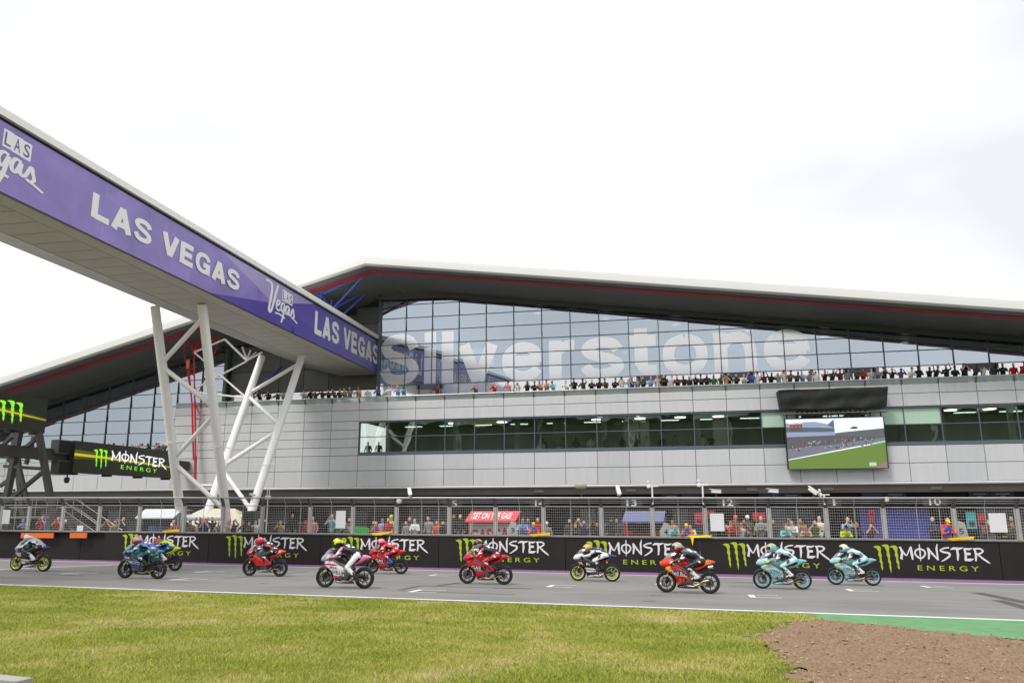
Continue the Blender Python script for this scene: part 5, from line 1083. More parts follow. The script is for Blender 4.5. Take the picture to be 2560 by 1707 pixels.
# people at the windows
for i, (a, c, p) in enumerate(((290,'charcoal','stand'),(385,'grey','stand'),(465,'grey','crossed'),(585,'olive','crossed'),(720,'white','stand'),(862,'grey','stand'),(1015,'charcoal','stand'),(1140,'olive','camera'),(1235,'white','camera'),(1380,'navy','stand'),(1495,'grey','stand'),(1645,'grey','stand'),(1755,'cream','stand'),(1830,'charcoal','lean2'))):
    q = at_y(1280+k*a, 1110, 58.9); person(q.x, 58.95, 6.5, p, c, 'guest in %s top seen through the window band, %s from the left' % (c, nth(i+3)), 'guests behind the window band', random.uniform(-.4,.4), 1., None)
for i, px in enumerate((920, 946)):
    q = at_y(px, 1120, 58.9); person(q.x, 58.95, 6.5, 'stand', 'charcoal', 'guest in charcoal top seen through the window band, %s from the left' % nth(i+1), 'guests behind the window band', .3*i, 1., None)
# along the pit wall: (photo x, photo y of the head, top, pose, cap, distance)
PIT = [(k*a, y, c, p, cp, d) for a, y, c, p, cp, d in ((80,1302,'charcoal','stand',None,40.6),(230,1301,'pale blue','lean2',None,39.6),(405,1294,'blue','camera',None,39.8),(400,1318,'red','lean','red',39.5),(545,1297,'red','camera',None,39.8),(630,1318,'charcoal','lean','white',39.5),(920,1310,'brown','stand',None,40.4),(990,1303,'charcoal','camera','pink',39.7),(1075,1305,'tan','phone',None,39.8),(1150,1298,'black','camera',None,40.),(1710,1297,'charcoal','stand',None,39.8),(1775,1308,'brown','lean2','black',39.6),(1850,1300,'navy','up',None,39.8),(1895,1302,'navy','camera','orange',39.7),(1960,1299,'black','up',None,39.9),(2020,1310,'grey','lean',None,39.6),(2100,1305,'cream','camera',None,39.7),(2150,1306,'navy','up',None,39.8),(2240,1316,'navy','lean2',None,39.6),(2310,1312,'brown','lean',None,39.7))]
PIT += [(640+k*a, y, c, p, cp, d) for a, y, c, p, cp, d in ((0,1306,'white','stand',None,40.2),(90,1302,'charcoal','stand',None,41.),(230,1312,'tan','camera',None,40.2),(340,1291,'black','stand',None,41.2),(465,1306,'red','stand','red',40.),(530,1297,'pink','stand',None,41.),(705,1284,'teal','camera',None,41.),(835,1312,'grey','lean2',None,39.8),(860,1300,'brown','stand',None,40.8),(1085,1312,'brown','stand',None,40.6),(1165,1300,'pale blue','stand',None,40.6),(1218,1300,'red','stand',None,40.2),(1248,1294,'lime','stand','lime',40.9),(1385,1308,'grey','stand',None,40.6),(1420,1298,'charcoal','stand',None,41.),(1462,1302,'white','crossed',None,40.),(1590,1296,'grey','stand',None,41.1),(1668,1306,'orange','stand',None,40.2),(1722,1308,'black','stand',None,40.),(1820,1292,'black','stand',None,41.2),(1880,1291,'black','stand',None,41.2))]
PIT += [(1280+k*a, y, c, p, cp, d) for a, y, c, p, cp, d in ((90,1302,'pale blue','lean2',None,39.7),(145,1302,'blue','stand',None,40.6),(238,1300,'red','stand',None,40.8),(325,1314,'grey','stand','white',40.1),(530,1302,'charcoal','stand',None,40.4),(575,1314,'charcoal','lean',None,39.8),(615,1300,'maroon','camera',None,40.6),(665,1306,'navy','stand',None,40.),(735,1303,'black','camera','black',39.8),(790,1318,'black','phone',None,39.5),(910,1300,'black','stand','black',41.),(965,1303,'charcoal','stand',None,41.),(1475,1304,'tan','stand',None,40.7),(1483,1318,'teal','lean2',None,39.6),(1650,1318,'cream','lean',None,39.8),(1950,1318,'charcoal','lean',None,40.),(2000,1306,'cream','stand',None,40.4),(2025,1306,'red','lean','red',39.6),(2055,1292,'olive','stand','orange',41.2),(2100,1312,'white','camera',None,39.7),(2125,1304,'charcoal','camera',None,40.3),(2160,1291,'olive','stand','white',41.3),(2285,1296,'grey','crossed',None,40.))]
PIT += [(1920+k*a, y, c, p, cp, d) for a, y, c, p, cp, d in ((48,1306,'charcoal','stand',None,40.2),(145,1324,'teal','lean',None,39.5),(185,1296,'brown','stand','black',41.),(218,1306,'white','lean2',None,39.9),(290,1304,'tan','camera',None,40.2),(345,1320,'tan','lean',None,39.6),(430,1306,'olive','camera',None,40.),(470,1294,'white','stand',None,40.9),(720,1299,'pale blue','camera',None,40.2),(700,1322,'lime','lean','black',39.5),(785,1312,'black','lean2',None,39.7),(935,1314,'maroon','camera',None,39.7),(1510,1299,'navy','crossed',None,40.4),(1630,1292,'red','phone',None,40.6),(1985,1306,'brown','lean2',None,40.4),(2110,1322,'charcoal','lean',None,39.6),(2200,1314,'olive','lean2',None,39.7),(2230,1298,'charcoal','stand',None,41.))]
for i, (px, py, c, p, cp, d) in enumerate(sorted(PIT)):
    q = at_y(px, py, d); hd = POSES[p][2]; s = max(.9, min(1.1, (q.z-wz(q.x))/(1.585-.08*hd+.02)))
    person(q.x, d, wz(q.x), p, c, 'person in %s top %s the pit fence, %s from the left' % (c, POSEW[p].replace('leaning on','leaning by').replace('resting on','resting by'), nth(i+1)), 'people along the pit wall walkway', random.uniform(-.3,.3), s, cp, skin=random.choice((SKIN,SKIN,SKIN,SKIN2)))
q = at_y(38,1215,43.6); person(q.x, 43.6, 2.65, 'crossed', 'black', 'security person dressed in black standing on the platform by the gantry tower', None, .4, .98, 'black')
# marshals in orange with blue bibs and yellow flags
BIB = mat('bib_blue', (70,96,190), .8, var=.25, scale=12); ORS = mat('overall_orange', (238,84,40), .85, var=.1, scale=5); FLAG = mat('flag_yellow', (246,206,22), .75)
mseg = person_segs((POSES['lean2'][0], POSES['lean2'][1]), .65, .0)
MM = body_mesh('marshal', mseg, .021, 'x', [SKIN, ORS, ORS, HAIRS[0], BLACK, BIB], lambda z, c, n: 5 if (z == 1 and abs(c.x) < .15 and c.y < .02 and c.z < 1.42 and c.z > .95) else z)
for i, (px, py, lb) in enumerate(((444,1316,'marshal in orange leaning at the fence beside the white and blue stand'),(945,1312,'marshal in orange leaning over the wall above the red motorcycle with lowered flag'),(1334,1312,'marshal in orange beside the man in pale blue shirt'),(1717,1320,'marshal in orange holding a folded flag over the wall left of number 12'),(2361,1308,'marshal in orange with rolled flag right of the blue shutter'))):
    d = 39.35 if i else 39.6; q = at_y(px, py, d); s = max(.9, min(1.08, (q.z-wz(q.x))/1.54)); o = bpy.data.objects.new('person', MM); col.objects.link(o); o.location = (q.x, d-.05, wz(q.x)); o.scale = (s,s,s); o.rotation_euler = (0,0,random.uniform(-.25,.25)); tag(o, lb, 'marshal', 'marshals on the pit wall')
    c = bpy.data.objects.new('cap', CAPM); col.objects.link(c); c.parent = o; c.location = (0,-.27,1.61); c.material_slots[0].link = 'OBJECT'; c.material_slots[0].material = mat('cap_yellow', (240,200,40), .7)
    fx = q.x+.18; yb = bar_y(q.x)-.04; zz = bar_top(q.x)+.1
    t = thing('flag', ('yellow flag resting on the wall top in front of the marshal beside the stand','yellow flag hanging off the wall top above the red motorcycle','yellow flag laid along the wall top below the blue shirted man','yellow flag draped over the wall above the orange and black motorcycle','yellow rolled flag held out along the wall top at the right')[i], 'flag', (fx, yb, zz), group='marshal flags')
    mb = MB(); mb.path([(-.25,.1,.0),(.75,-.05,.06)], .014, 6); mb.build('stick', mat('stick', (200,190,160), .6), t)
    mb = MB(); n = 10
    pl = ([(-.3,.0),(.95,.09),(.9,.05),(.3,-.09),(-.1,-.1)] if i == 1 else [(-.15,.05),(.95,.06),(.9,-.02),(.12,-.05),(.05,-.42),(-.03,-.06)] if i == 3 else [(-.3,.03),(.8,.12),(.75,.0),(-.1,-.07)])
    tri = poly2d([pl])
    mb.add([(u,-.06-.03*math.sin(u*9),v) for u, v in tri[0]], tri[1]); mb.add([(u,-.045-.03*math.sin(u*9),v) for u, v in tri[0]], tri[1]); mb.build('cloth', FLAG, t)
# ================================================================== MOTORCYCLES AND RIDERS
def dist_outline(p, poly):
    best = 9.
    for i in range(len(poly)):
        a, b = Vector(poly[i]), Vector(poly[(i+1) % len(poly)]); ab = b-a; t = max(0, min(1, (p-a).dot(ab)/max(ab.length_squared,1e-9))); best = min(best, (p-a-ab*t).length)
    return best
def resample(poly, st):
    r = []
    for i in range(len(poly)):
        a, b = Vector(poly[i]), Vector(poly[(i+1) % len(poly)]); n = max(1, int((b-a).length/st)); r += [tuple(a.lerp(b, j/n)) for j in range(n)]
    return r
def rounded(poly, n=3):
    p = [Vector(q) for q in poly]; k = len(p); r = []
    for i in range(k):
        a, b, c, d = p[i-1], p[i], p[(i+1) % k], p[(i+2) % k]
        for j in range(n):
            t = j/n; r.append(tuple(.5*((2*b)+(c-a)*t+(2*a-5*b+4*c-d)*t*t+(3*b-a-3*c+d)*t**3)))
    return r
def inflate(poly, hw, edge=.05, grid=.045, flange=.0, y0=0., side=None, mi=0, mb=None):
    """a shell swelling from its outline: hw(x,z) half width, edge = rounding radius. side None: both halves about y=y0"""
    poly = resample(poly, grid); V = [Vector(p) for p in poly]; n = len(poly)
    xs_ = [p[0] for p in poly]; zs_ = [p[1] for p in poly]; pts = list(V)
    x = min(xs_)+grid*.5; row = 0
    while x < max(xs_):
        z = min(zs_)+(grid*.25 if row % 2 else grid*.75)
        while z < max(zs_):
            if inside((x, z), poly) and dist_outline(Vector((x, z)), poly) > grid*.45: pts.append(Vector((x, z)))
            z += grid
        x += grid*.9; row += 1
    co, _, tri, *_ = delaunay_2d_cdt(pts, [(i, (i+1) % n) for i in range(n)], [], 1, 1e-6)
    def yy(p):
        d = min(1, dist_outline(p, poly)/edge); return hw(p.x, p.y)*math.sqrt(max(0, 1-(1-d)**2))+flange
    mb = mb or MB(); hs = [yy(p) for p in co]
    for sg in ((1, -1) if side is None else (side,)):
        mb.add([(p.x, y0+sg*h, p.y) for p, h in zip(co, hs)], tri, mi)
    return mb
def wheel(root, x, r, w, rimm, name):
    wr = thing_part('wheel', root, (x, 0, r))
    mb = MB(); prof = [(r*.72,-w*.38),(r*.80,-w*.47),(r*.90,-w*.5),(r*.96,-w*.38),(r*.99,-w*.2),(r,0),(r*.99,w*.2),(r*.96,w*.38),(r*.90,w*.5),(r*.80,w*.47),(r*.72,w*.38)]
    mb.lathe(prof, (0,0,0), 'y', 36); mb.build('tyre', TYRE, wr, 50)
    mb = MB(); ri = r*.735
    mb.lathe([(ri,-w*.40),(ri*1.02,-w*.42),(ri*.97,-w*.40),(ri*.93,-w*.30),(ri*.91,0),(ri*.93,w*.30),(ri*.97,w*.40),(ri*1.02,w*.42),(ri,w*.40)], (0,0,0), 'y', 32)
    mb.lathe([(.001,-.055),(.045,-.055),(.05,-.03),(.05,.03),(.045,.055),(.001,.055)], (0,0,0), 'y', 14)
    for k_ in range(7):
        a = k_*2*math.pi/7+.2; d = Vector((math.cos(a), 0, math.sin(a))); mb.beam(d*.03, d*ri*.95, .020, .022, up=(0,1,0))
    mb.build('rim', rimm, wr, 40)
    mb = MB(); dr = .145 if x > 0 else .10
    for sy in ((-.075, .075) if x > 0 else (-.075,)): mb.lathe([(dr*.62,sy-.003),(dr,sy-.003),(dr,sy+.003),(dr*.62,sy+.003),(dr*.62,sy-.003)], (0,0,0), 'y', 24)
    if x < 0: mb.lathe([(.10,.066),(.128,.066),(.128,.074),(.10,.074),(.10,.066)], (0,0,0), 'y', 26)
    mb.build('brake_disc', DISC, wr)
    return wr
def thing_part(name, parent, loc):
    o = bpy.data.objects.new(name, None); col.objects.link(o); o.parent = parent; o.location = loc; o.empty_display_size = .1; return o
TYRE = mat('tyre', (26,25,25), .75, var=.2, scale=9); DISC = mat('brake_steel', (120,118,115), .35, .8); CARB = mat('carbon_black', (24,24,25), .4); ENG = mat('engine_grey', (92,92,92), .45, .6, var=.3, scale=18); ALUF = mat('frame_alu', (150,150,150), .35, .7)
GOLD = mat('fork_gold', (196,150,60), .3, .7); EXH = mat('exhaust_steel', (150,138,120), .3, .9, var=.2, scale=8); SCREENM = glass_mat('windscreen', .22, (1,1,1), (.62,.62,.64), (.5,.5,.52), .22)
cl = lambda t: max(0., min(1., t))
NOSE = rounded([(.80,.80),(.745,.90),(.66,.965),(.52,1.0),(.42,.97),(.38,.88),(.47,.80),(.60,.745),(.73,.745)])
SIDE = rounded([(.655,.70),(.57,.79),(.42,.80),(.25,.755),(.10,.665),(-.04,.58),(-.07,.42),(-.10,.31),(.10,.255),(.30,.205),(.335,.34),(.40,.46),(.50,.54),(.61,.61)], 2)
BELLY = rounded([(.305,.20),(.10,.25),(-.10,.30),(-.15,.24),(-.30,.175),(-.28,.135),(0,.125),(.27,.14)], 2)
TANK = rounded([(.40,.90),(.30,.975),(.12,.975),(-.04,.90),(-.14,.78),(-.10,.66),(.08,.66),(.33,.78)], 2)
TAIL = rounded([(-.14,.74),(-.40,.79),(-.50,.88),(-.545,.955),(-.66,.955),(-.82,.895),(-.66,.82),(-.47,.72),(-.22,.64)], 2)
SEAT = rounded([(-.10,.775),(-.34,.80),(-.49,.87),(-.50,.90),(-.34,.835),(-.12,.81)], 2)
def paint(n_, c): return mat('paint_'+n_, c, .36, coat=.25, spec=.5, var=.06, scale=7)
PAINTS = {'white': (226,226,226), 'silver': (168,172,176), 'black': (30,30,32), 'red': (196,24,36), 'orange': (236,64,28), 'teal': (120,188,190), 'dteal': (38,104,118), 'pink': (196,44,104), 'pale pink': (230,130,170), 'yellow': (214,228,40), 'blue': (40,92,168), 'navy': (44,50,96), 'gold': (226,176,36), 'grey': (110,112,116), 'lblue': (90,150,200), 'purple': (104,84,170), 'dred': (150,18,28), 'pale teal': (172,212,214)}
def PT(n_): return paint(n_, PAINTS[n_])
def bike(loc, rz, cfg, label, lean=0., pitch=0., steer=0.):
    rt_ = thing('racing_motorcycle', label, 'motorcycle', loc, rz, 'racing motorcycles on the straight'); rt_.rotation_euler = (lean, pitch, rz)
    c = cfg
    fw = wheel(rt_, .63, .298, .105, PT(c['rim']) if c['rim'] != 'black' else CARB, 'f'); fw.rotation_euler = (0, random.uniform(0,1), steer); rw = wheel(rt_, -.62, .302, .13, PT(c['rim']) if c['rim'] != 'black' else CARB, 'r'); rw.rotation_euler = (0, random.uniform(0,1), 0)
    fr = inflate(NOSE, lambda x, z: .035+.165*cl((.82-x)/.34)*(.75+.25*cl((1.02-z)/.15)), .06, .04).build('nose_fairing', PT(c['nose']), rt_, 60)
    sm = inflate(SIDE, lambda x, z: (.13+.075*cl((z-.2)/.4))*(.8+.2*cl((.66-x)/.2)), .07, .036); sd_mesh = sm
    side = sm.build('side_fairing', PT(c['side']), rt_, 60)
    bm_ = inflate(BELLY, lambda x, z: .125, .05, .04); bm_.build('belly_pan', PT(c['belly']), rt_, 60)
    inflate(TANK, lambda x, z: .145-.04*cl((z-.85)/.12), .08, .045).build('fuel_tank', PT(c['tank']), rt_, 60)
    tm_ = inflate(TAIL, lambda x, z: .105-.055*cl((-.5-x)/.3), .045, .035); tl = tm_.build('tail_unit', PT(c['tail']), rt_, 60)
    inflate(SEAT, lambda x, z: .115, .03, .05).build('seat', CARB, rt_, 60)
    # screen
    mb = MB(); vv = []; n = 9
    for j, (x, z, w) in enumerate(((.70,.945,.10),(.62,1.04,.125),(.53,1.115,.12),(.46,1.15,.105))):
        for i in range(n): a = (i/(n-1)-.5)*math.pi; vv.append((x-.16*(1-math.cos(a)), w*math.sin(a), z-.03*(1-math.cos(a))))
    mb.add(vv, [(j*n+i, j*n+i+1, (j+1)*n+i+1, (j+1)*n+i) for j in range(3) for i in range(n-1)]); mb.build('windscreen', SCREENM, rt_, 60)
    # front end
    for s in (-1, 1): mb = MB(); mb.path([(.63,s*.085,.30),(.565,s*.085,.56)], .024, 8); mb.path([(.565,s*.085,.56),(.49,s*.085,.84)], .028, 8, 1); mb.build('fork_leg', [CARB, GOLD], rt_, 50)
    for s in (-1, 1): mb = MB(); mb.beam((.575,s*.1,.40), (.545,s*.1,.30), .035, .05); mb.build('brake_caliper', CARB, rt_); mb = MB(); mb.beam((.60,s*.112,.47), (.575,s*.112,.52), .02, .05); mb.build('fork_sticker', PT('gold'), rt_)
    mb = MB(); vv = []; N_ = 10; rr = .325
    for j in range(N_): 
        a = R(42+118*j/(N_-1))
        for i in range(5): b = (i/4-.5)*1.9; vv.append((.63+math.cos(a)*(rr-.03*(1-math.cos(b))), .075*math.sin(b), .30+math.sin(a)*(rr-.03*(1-math.cos(b)))))
    mb.add(vv, [(j*5+i, j*5+i+1, (j+1)*5+i+1, (j+1)*5+i) for j in range(N_-1) for i in range(4)]); mb.build('front_fender', PT(c['fender']), rt_, 60)
    mb = MB(); mb.path([(.47,-.27,.845),(.475,-.1,.86),(.475,.1,.86),(.47,.27,.845)], .016, 8); mb.build('handlebar', CARB, rt_)
    for s in (-1, 1): mb = MB(); mb.path([(.50,s*.22,.87),(.56,s*.29,.865),(.50,s*.315,.86)], .008, 6); mb.build('brake_lever', ALUF, rt_)
    # frame, engine, swingarm
    for s in (-1, 1): mb = MB(); mb.beam((.40,s*.10,.80), (-.12,s*.12,.60), .04, .10); mb.beam((-.10,s*.12,.62), (-.13,s*.11,.36), .05, .12); mb.build('frame_spar', ALUF if c.get('alu', 1) else PT('black'), rt_)
    mb = MB(); mb.box((.06,0,.38), (.34,.24,.26)); mb.box((.12,0,.56), (.2,.18,.16)); mb.lathe([(.001,-.15),(.09,-.15),(.10,-.13),(.10,.13),(.09,.15),(.001,.15)], (-.08,0,.36), 'y', 18); mb.lathe([(.001,-.16),(.06,-.16),(.06,.16),(.001,.16)], (.06,0,.33), 'y', 16); mb.build('engine', ENG, rt_, 40)
    mb = MB()
    for s in (-1, 1): mb.beam((-.08,s*.085,.40), (-.40,s*.10,.36), .035, .10); mb.beam((-.40,s*.10,.36), (-.66,s*.09,.302), .035, .06)
    mb.box((-.16,0,.40), (.1,.16,.09)); mb.build('swingarm', mat('swingarm', (60,60,62), .4, .5), rt_)
    mb = MB(); mb.path([(-.20,0,.42),(-.26,0,.68)], .025, 10); 
    for j in range(6): mb.lathe([(.025,-.01),(.042,0),(.025,.01)], (-.205-.008*j,0,.46+.035*j), n=10, mi=1)
    mb.build('shock_absorber', [CARB, mat('spring', (190,190,188), .4, .5)], rt_, 50)
    mb = MB(); mb.path([(.14,.05,.30),(.02,.10,.20),(-.16,.12,.19),(-.34,.115,.27)], [.026,.032,.036,.034], 10); mb.path([(-.34,.115,.27),(-.46,.125,.34),(-.60,.13,.37)], [.04,.052,.05], 12, 1)
    mb.build('exhaust', [EXH, EXH if c.get('exh', 0) else CARB], rt_, 50)
    mb = MB(); mb.beam((-.30,.12,.24), (-.52,.13,.31), .02, .06); mb.build('chain_guard', PT('gold') if c.get('cal',1) else CARB, rt_)
    mb = MB(); mb.path([(-.08,.075,.40),(-.62,.075,.418)], .011, 5); mb.path([(-.08,.075,.31),(-.62,.075,.20)], .011, 5); mb.build('chain', mat('chain', (70,66,60), .4, .7), rt_)
    if c.get('can'):
        mb = MB(); mb.path([(-.30,-.02,.62),(-.50,-.0,.72),(-.60,.03,.74)], [.02,.03,.045], 10); mb.path([(-.60,.03,.74),(-.74,.04,.76)], [.05,.052], 14, 1); mb.build('silencer', [CARB, mat('silencer_steel', (200,200,200), .3, .8)], rt_, 50)
    mb = MB(); vv = []
    for j in range(9):
        a = R(35+95*j/8)
        for i in range(5): b = (i/4-.5)*1.8; vv.append((-.62+math.cos(a)*(.325-.03*(1-math.cos(b))), .08*math.sin(b), .30+math.sin(a)*(.325-.03*(1-math.cos(b)))))
    mb.add(vv, [(j*5+i, j*5+i+1, (j+1)*5+i+1, (j+1)*5+i) for j in range(8) for i in range(4)]); mb.build('rear_hugger', CARB, rt_, 60)
    for s in (-1, 1): mb = MB(); mb.path([(-.18,s*.11,.42),(-.18,s*.2,.40)], .014, 6); mb.beam((-.18,s*.12,.42), (-.26,s*.13,.55), .02, .04); mb.build('foot_peg', ALUF, rt_)
    # printed livery, pressed onto the shells
    bv = BVHTree.FromPolygons([Vector(p) for p in sm.v], sm.f); bt = BVHTree.FromPolygons([Vector(p) for p in tm_.v], tm_.f); bb = BVHTree.FromPolygons([Vector(p) for p in bm_.v], bm_.f); bn = None
    def press(tree, sg, lift): 
        def f(x, z):
            h = tree.ray_cast(Vector((x, sg*.6, z)), Vector((0,-sg,0))); y = h[0].y if h[0] is not None else sg*.17
            return (x, y+sg*lift, z)
        return f
    for d in c.get('decals', ()):
        kind, tx, x0, x1, z0, z1, mm, sl = d[:8]; tree = {'s': bv, 't': bt, 'b': bb}[d[8] if len(d) > 8 else 's']; lift = .004 if kind == 'p' else .008
        for sg in (1, -1):
            if kind == 't': sh = text2d(tx, bold=.02 if len(tx) < 5 else .008)
            else: sh = None
            fn0 = press(tree, sg, lift)
            if kind == 't':
                a, b = (x0, x1) if sg == 1 else (x1, x0)   # reads nose to tail on the left, tail to nose on the right
                L2 = lambda u, v, a=a, b=b, sg=sg: fn0(a+(b-a)*u, z0+(z1-z0)*v+sl*((a+(b-a)*u)-x0))
                decal('livery_lettering', sh, L2, PT(mm), rt_)
            else:
                nu, nv = 14, 6; P2 = [(i/nu, j/nv) for j in range(nv+1) for i in range(nu+1)]; F2 = [(j*(nu+1)+i, j*(nu+1)+i+1, (j+1)*(nu+1)+i+1, (j+1)*(nu+1)+i) for j in range(nv) for i in range(nu)]
                sk = tx or 0.
                fl = lambda u, v: (x0+(x1-x0)*u+sk*(v-.5), z0+(z1-z0)*v+sl*(x1-x0)*u)
                keep = [f_ for f_ in F2 if all(tree.ray_cast(Vector((fl(*P2[i])[0], sg*.6, fl(*P2[i])[1])), Vector((0,-sg,0)))[0] is not None for i in f_)]
                if keep: decal('livery_panel', (P2, keep), lambda u, v: fn0(*fl(u, v)), PT(mm), rt_)
    return rt_
# ---- riders: one skin, crouched on the machine. zones 0 torso 1 arms 2 legs 3 gloves 4 boots 5 back panel 6 neck/skin 7 knee
def rider_segs(head, chest, leg='peg', tuck=0.):
    h = Vector(head); c_ = Vector(chest); pv = Vector((-.40,0,.93)); mid = pv.lerp(c_, .5)+Vector((-.02,0,.055))
    s = [(0, pv, mid, (.15,.12), (.165,.125)), (0, mid, c_, (.165,.125), (.18,.125)), (0, c_, c_+Vector((.10,0,.03)), (.16,.11), (.09,.08)), (5, mid+Vector((-.02,0,.07)), c_+Vector((-.05,0,.09)), (.08,.06), (.075,.07)), (6, c_+Vector((.1,0,.03)), h-Vector((.03,0,.08)), .065, .065), (2, pv+Vector((0,-.06,-.02)), pv+Vector((0,.06,-.02)), .125, .125)]
    for sy in (-1, 1):
        sh = c_+Vector((.03,sy*.175,.0)); el = Vector((.17,sy*.30,.925)); wr = Vector((.39,sy*.265,.885))
        s += [(1, sh, el, .072, .056), (1, el, wr, .054, .04), (3, wr, (.445,sy*.26,.872), (.045,.04), (.045,.035))]
        for k_ in range(4): y = sy*(.225+.024*k_); s += [(3, (.455,y,.875), (.497,y,.862), .0135, .013), (3, (.497,y,.862), (.487,y,.828), .013, .012)]
        s += [(3, (.43,sy*.215,.865), (.47,sy*.21,.835), .015, .012)]
        hip = pv+Vector((.02,sy*.10,-.02))
        if leg == 'trail' and sy == 1: kn, an, toe = Vector((-.17,.27,.60)), Vector((-.47,.26,.33)), Vector((-.50,.27,.20))
        else: kn, an, toe = Vector((.02,sy*.215,.735)), Vector((-.27,sy*.175,.475)), Vector((-.13,sy*.185,.405))
        s += [(2, hip, kn, .105, .075), (7, kn+Vector((-.01,sy*.02,-.02)), kn+Vector((.0,sy*.03,0)), .055, .05), (2, kn, kn.lerp(an,.35), .07, .062), (4, kn.lerp(an,.35), an, .064, .052), (4, an+Vector((-.03,0,-.01)), toe, .05, .036)]
    return s
def helmet_mesh():
    mb = MB(); n, k_ = 20, 14; vv = []
    for j in range(k_+1):
        th = math.pi*j/k_
        for i in range(n):
            a = 2*math.pi*i/n; x = math.cos(a)*math.sin(th); y = math.sin(a)*math.sin(th); z = math.cos(th)
            X, Y, Z = x*.148, y*.122, z*.142
            if z < -.05: X += .03*max(0, x)*(-z); Y *= 1-.12*(-z)
            if x < 0: X *= 1.05; Z += .012*(-x)
            if z < -.75: Z = -.75*.142
            vv.append((X, Y, Z))
    mb.add(vv, [(j*n+i, j*n+(i+1)%n, (j+1)*n+(i+1)%n, (j+1)*n+i) for j in range(k_) for i in range(n)])
    me = mb.mesh('helmet', [CARB, CARB, CARB, CARB], 70)
    for p in me.polygons:
        c_ = p.center; t = math.degrees(math.atan2(c_.y, c_.x)); el = c_.z/.142
        if abs(t) < 62 and -.28 < el < .34: p.material_index = 1           # visor
        elif el > .42 and abs(c_.y) < .062: p.material_index = 2            # top stripe
        elif el < -.30 or (t > 95 or t < -95) and el < .1: p.material_index = 3
        else: p.material_index = 0
    return me
HELM = helmet_mesh(); VISOR = mat('visor', (20,20,24), .12, spec=.8)
def spoiler_mesh():
    mb = MB(); mb.add([(-.12,-.06,.05),(-.12,.06,.05),(-.205,.045,.02),(-.205,-.045,.02),(-.11,-.06,-.01),(-.11,.06,-.01),(-.195,.04,.0),(-.195,-.04,.0)], [(0,1,2,3),(4,5,6,7),(0,1,5,4),(1,2,6,5),(2,3,7,6),(3,0,4,7)]); return mb.mesh('spoiler', CARB, 40)
SPOIL = spoiler_mesh()
HEADS = {'up': ((.285,0,1.285), (.03,0,1.12)), 'mid': ((.30,0,1.235), (.02,0,1.09)), 'tuck': ((.285,0,1.155), (-.01,0,1.05))}
RB = {}
def suit_zone(z, c, n):            # 8 sponsor patches and stripes, 9 dark stretch panels
    v = mnoise.noise((c.x*11, c.y*7+3, c.z*11)); w = mnoise.noise((c.x*5+9, abs(c.y)*6, c.z*5))
    if z == 0:
        if n.z < -.15: return 9
        if n.z > .45: return 8 if v > .28 else 5
        return 8 if v > .36 else (9 if w > .30 else 0)
    if z == 1:
        if abs(c.y) > .2 and .985 < c.z < 1.03: return 8
        if n.x < -.55: return 9
        return 8 if v > .42 else 1
    if z == 2:
        if n.z < -.35 and c.z > .6: return 9
        return 8 if v > .34 else (9 if w > .42 else 2)
    if z == 4: return 9 if (v > .15 or c.z < .40) else 4
    if z == 5: return 8 if v > .25 else 5
    return z
def rider_body(pose, leg):
    if (pose, leg) not in RB: RB[pose, leg] = body_mesh('rider_'+pose, rider_segs(*HEADS[pose], leg=leg), .0145, 'y', [CARB]*10, suit_zone, 2)
    return RB[pose, leg]
def rider(loc, rz, pose, leg, cols8, helm, label, lean=0., pitch=0.):
    o = bpy.data.objects.new('person', rider_body(pose, leg)); col.objects.link(o); o.location = loc; o.rotation_euler = (lean, pitch, rz); tag(o, label, 'rider', 'motorcycle racers')
    for i, c in enumerate(tuple(cols8)+(('white' if cols8[0] not in ('white', 'pale teal') else 'silver'), 'black')): o.material_slots[i].link = 'OBJECT'; o.material_slots[i].material = mat('leather_'+c, PAINTS[c], .45, var=.1, scale=9, bump=.15, bscale=25)
    h = HEADS[pose][0]
    he = bpy.data.objects.new('helmet', HELM); col.objects.link(he); he.parent = o; he.location = h; he.scale = (1.12,1.1,1.12); he.rotation_euler = (0, R(4 if pose != 'tuck' else 10), R(random.uniform(-6,6)))
    for i, m_ in enumerate((PT(helm[0]), VISOR, PT(helm[1]), PT(helm[2]))): he.material_slots[i].link = 'OBJECT'; he.material_slots[i].material = m_
    sp = bpy.data.objects.new('spoiler', SPOIL); col.objects.link(sp); sp.parent = he; sp.material_slots[0].link = 'OBJECT'; sp.material_slots[0].material = PT(helm[0])
    hp = MB(); c_ = Vector(HEADS[pose][1]); hp.side = 'y'; capsule(hp, c_+Vector((-.06,0,.13)), c_+Vector((.07,0,.115)), (.06,.045), (.05,.03)); hm = hp.build('back_hump', MATS['leather_'+cols8[5]], o, 60)
    return o
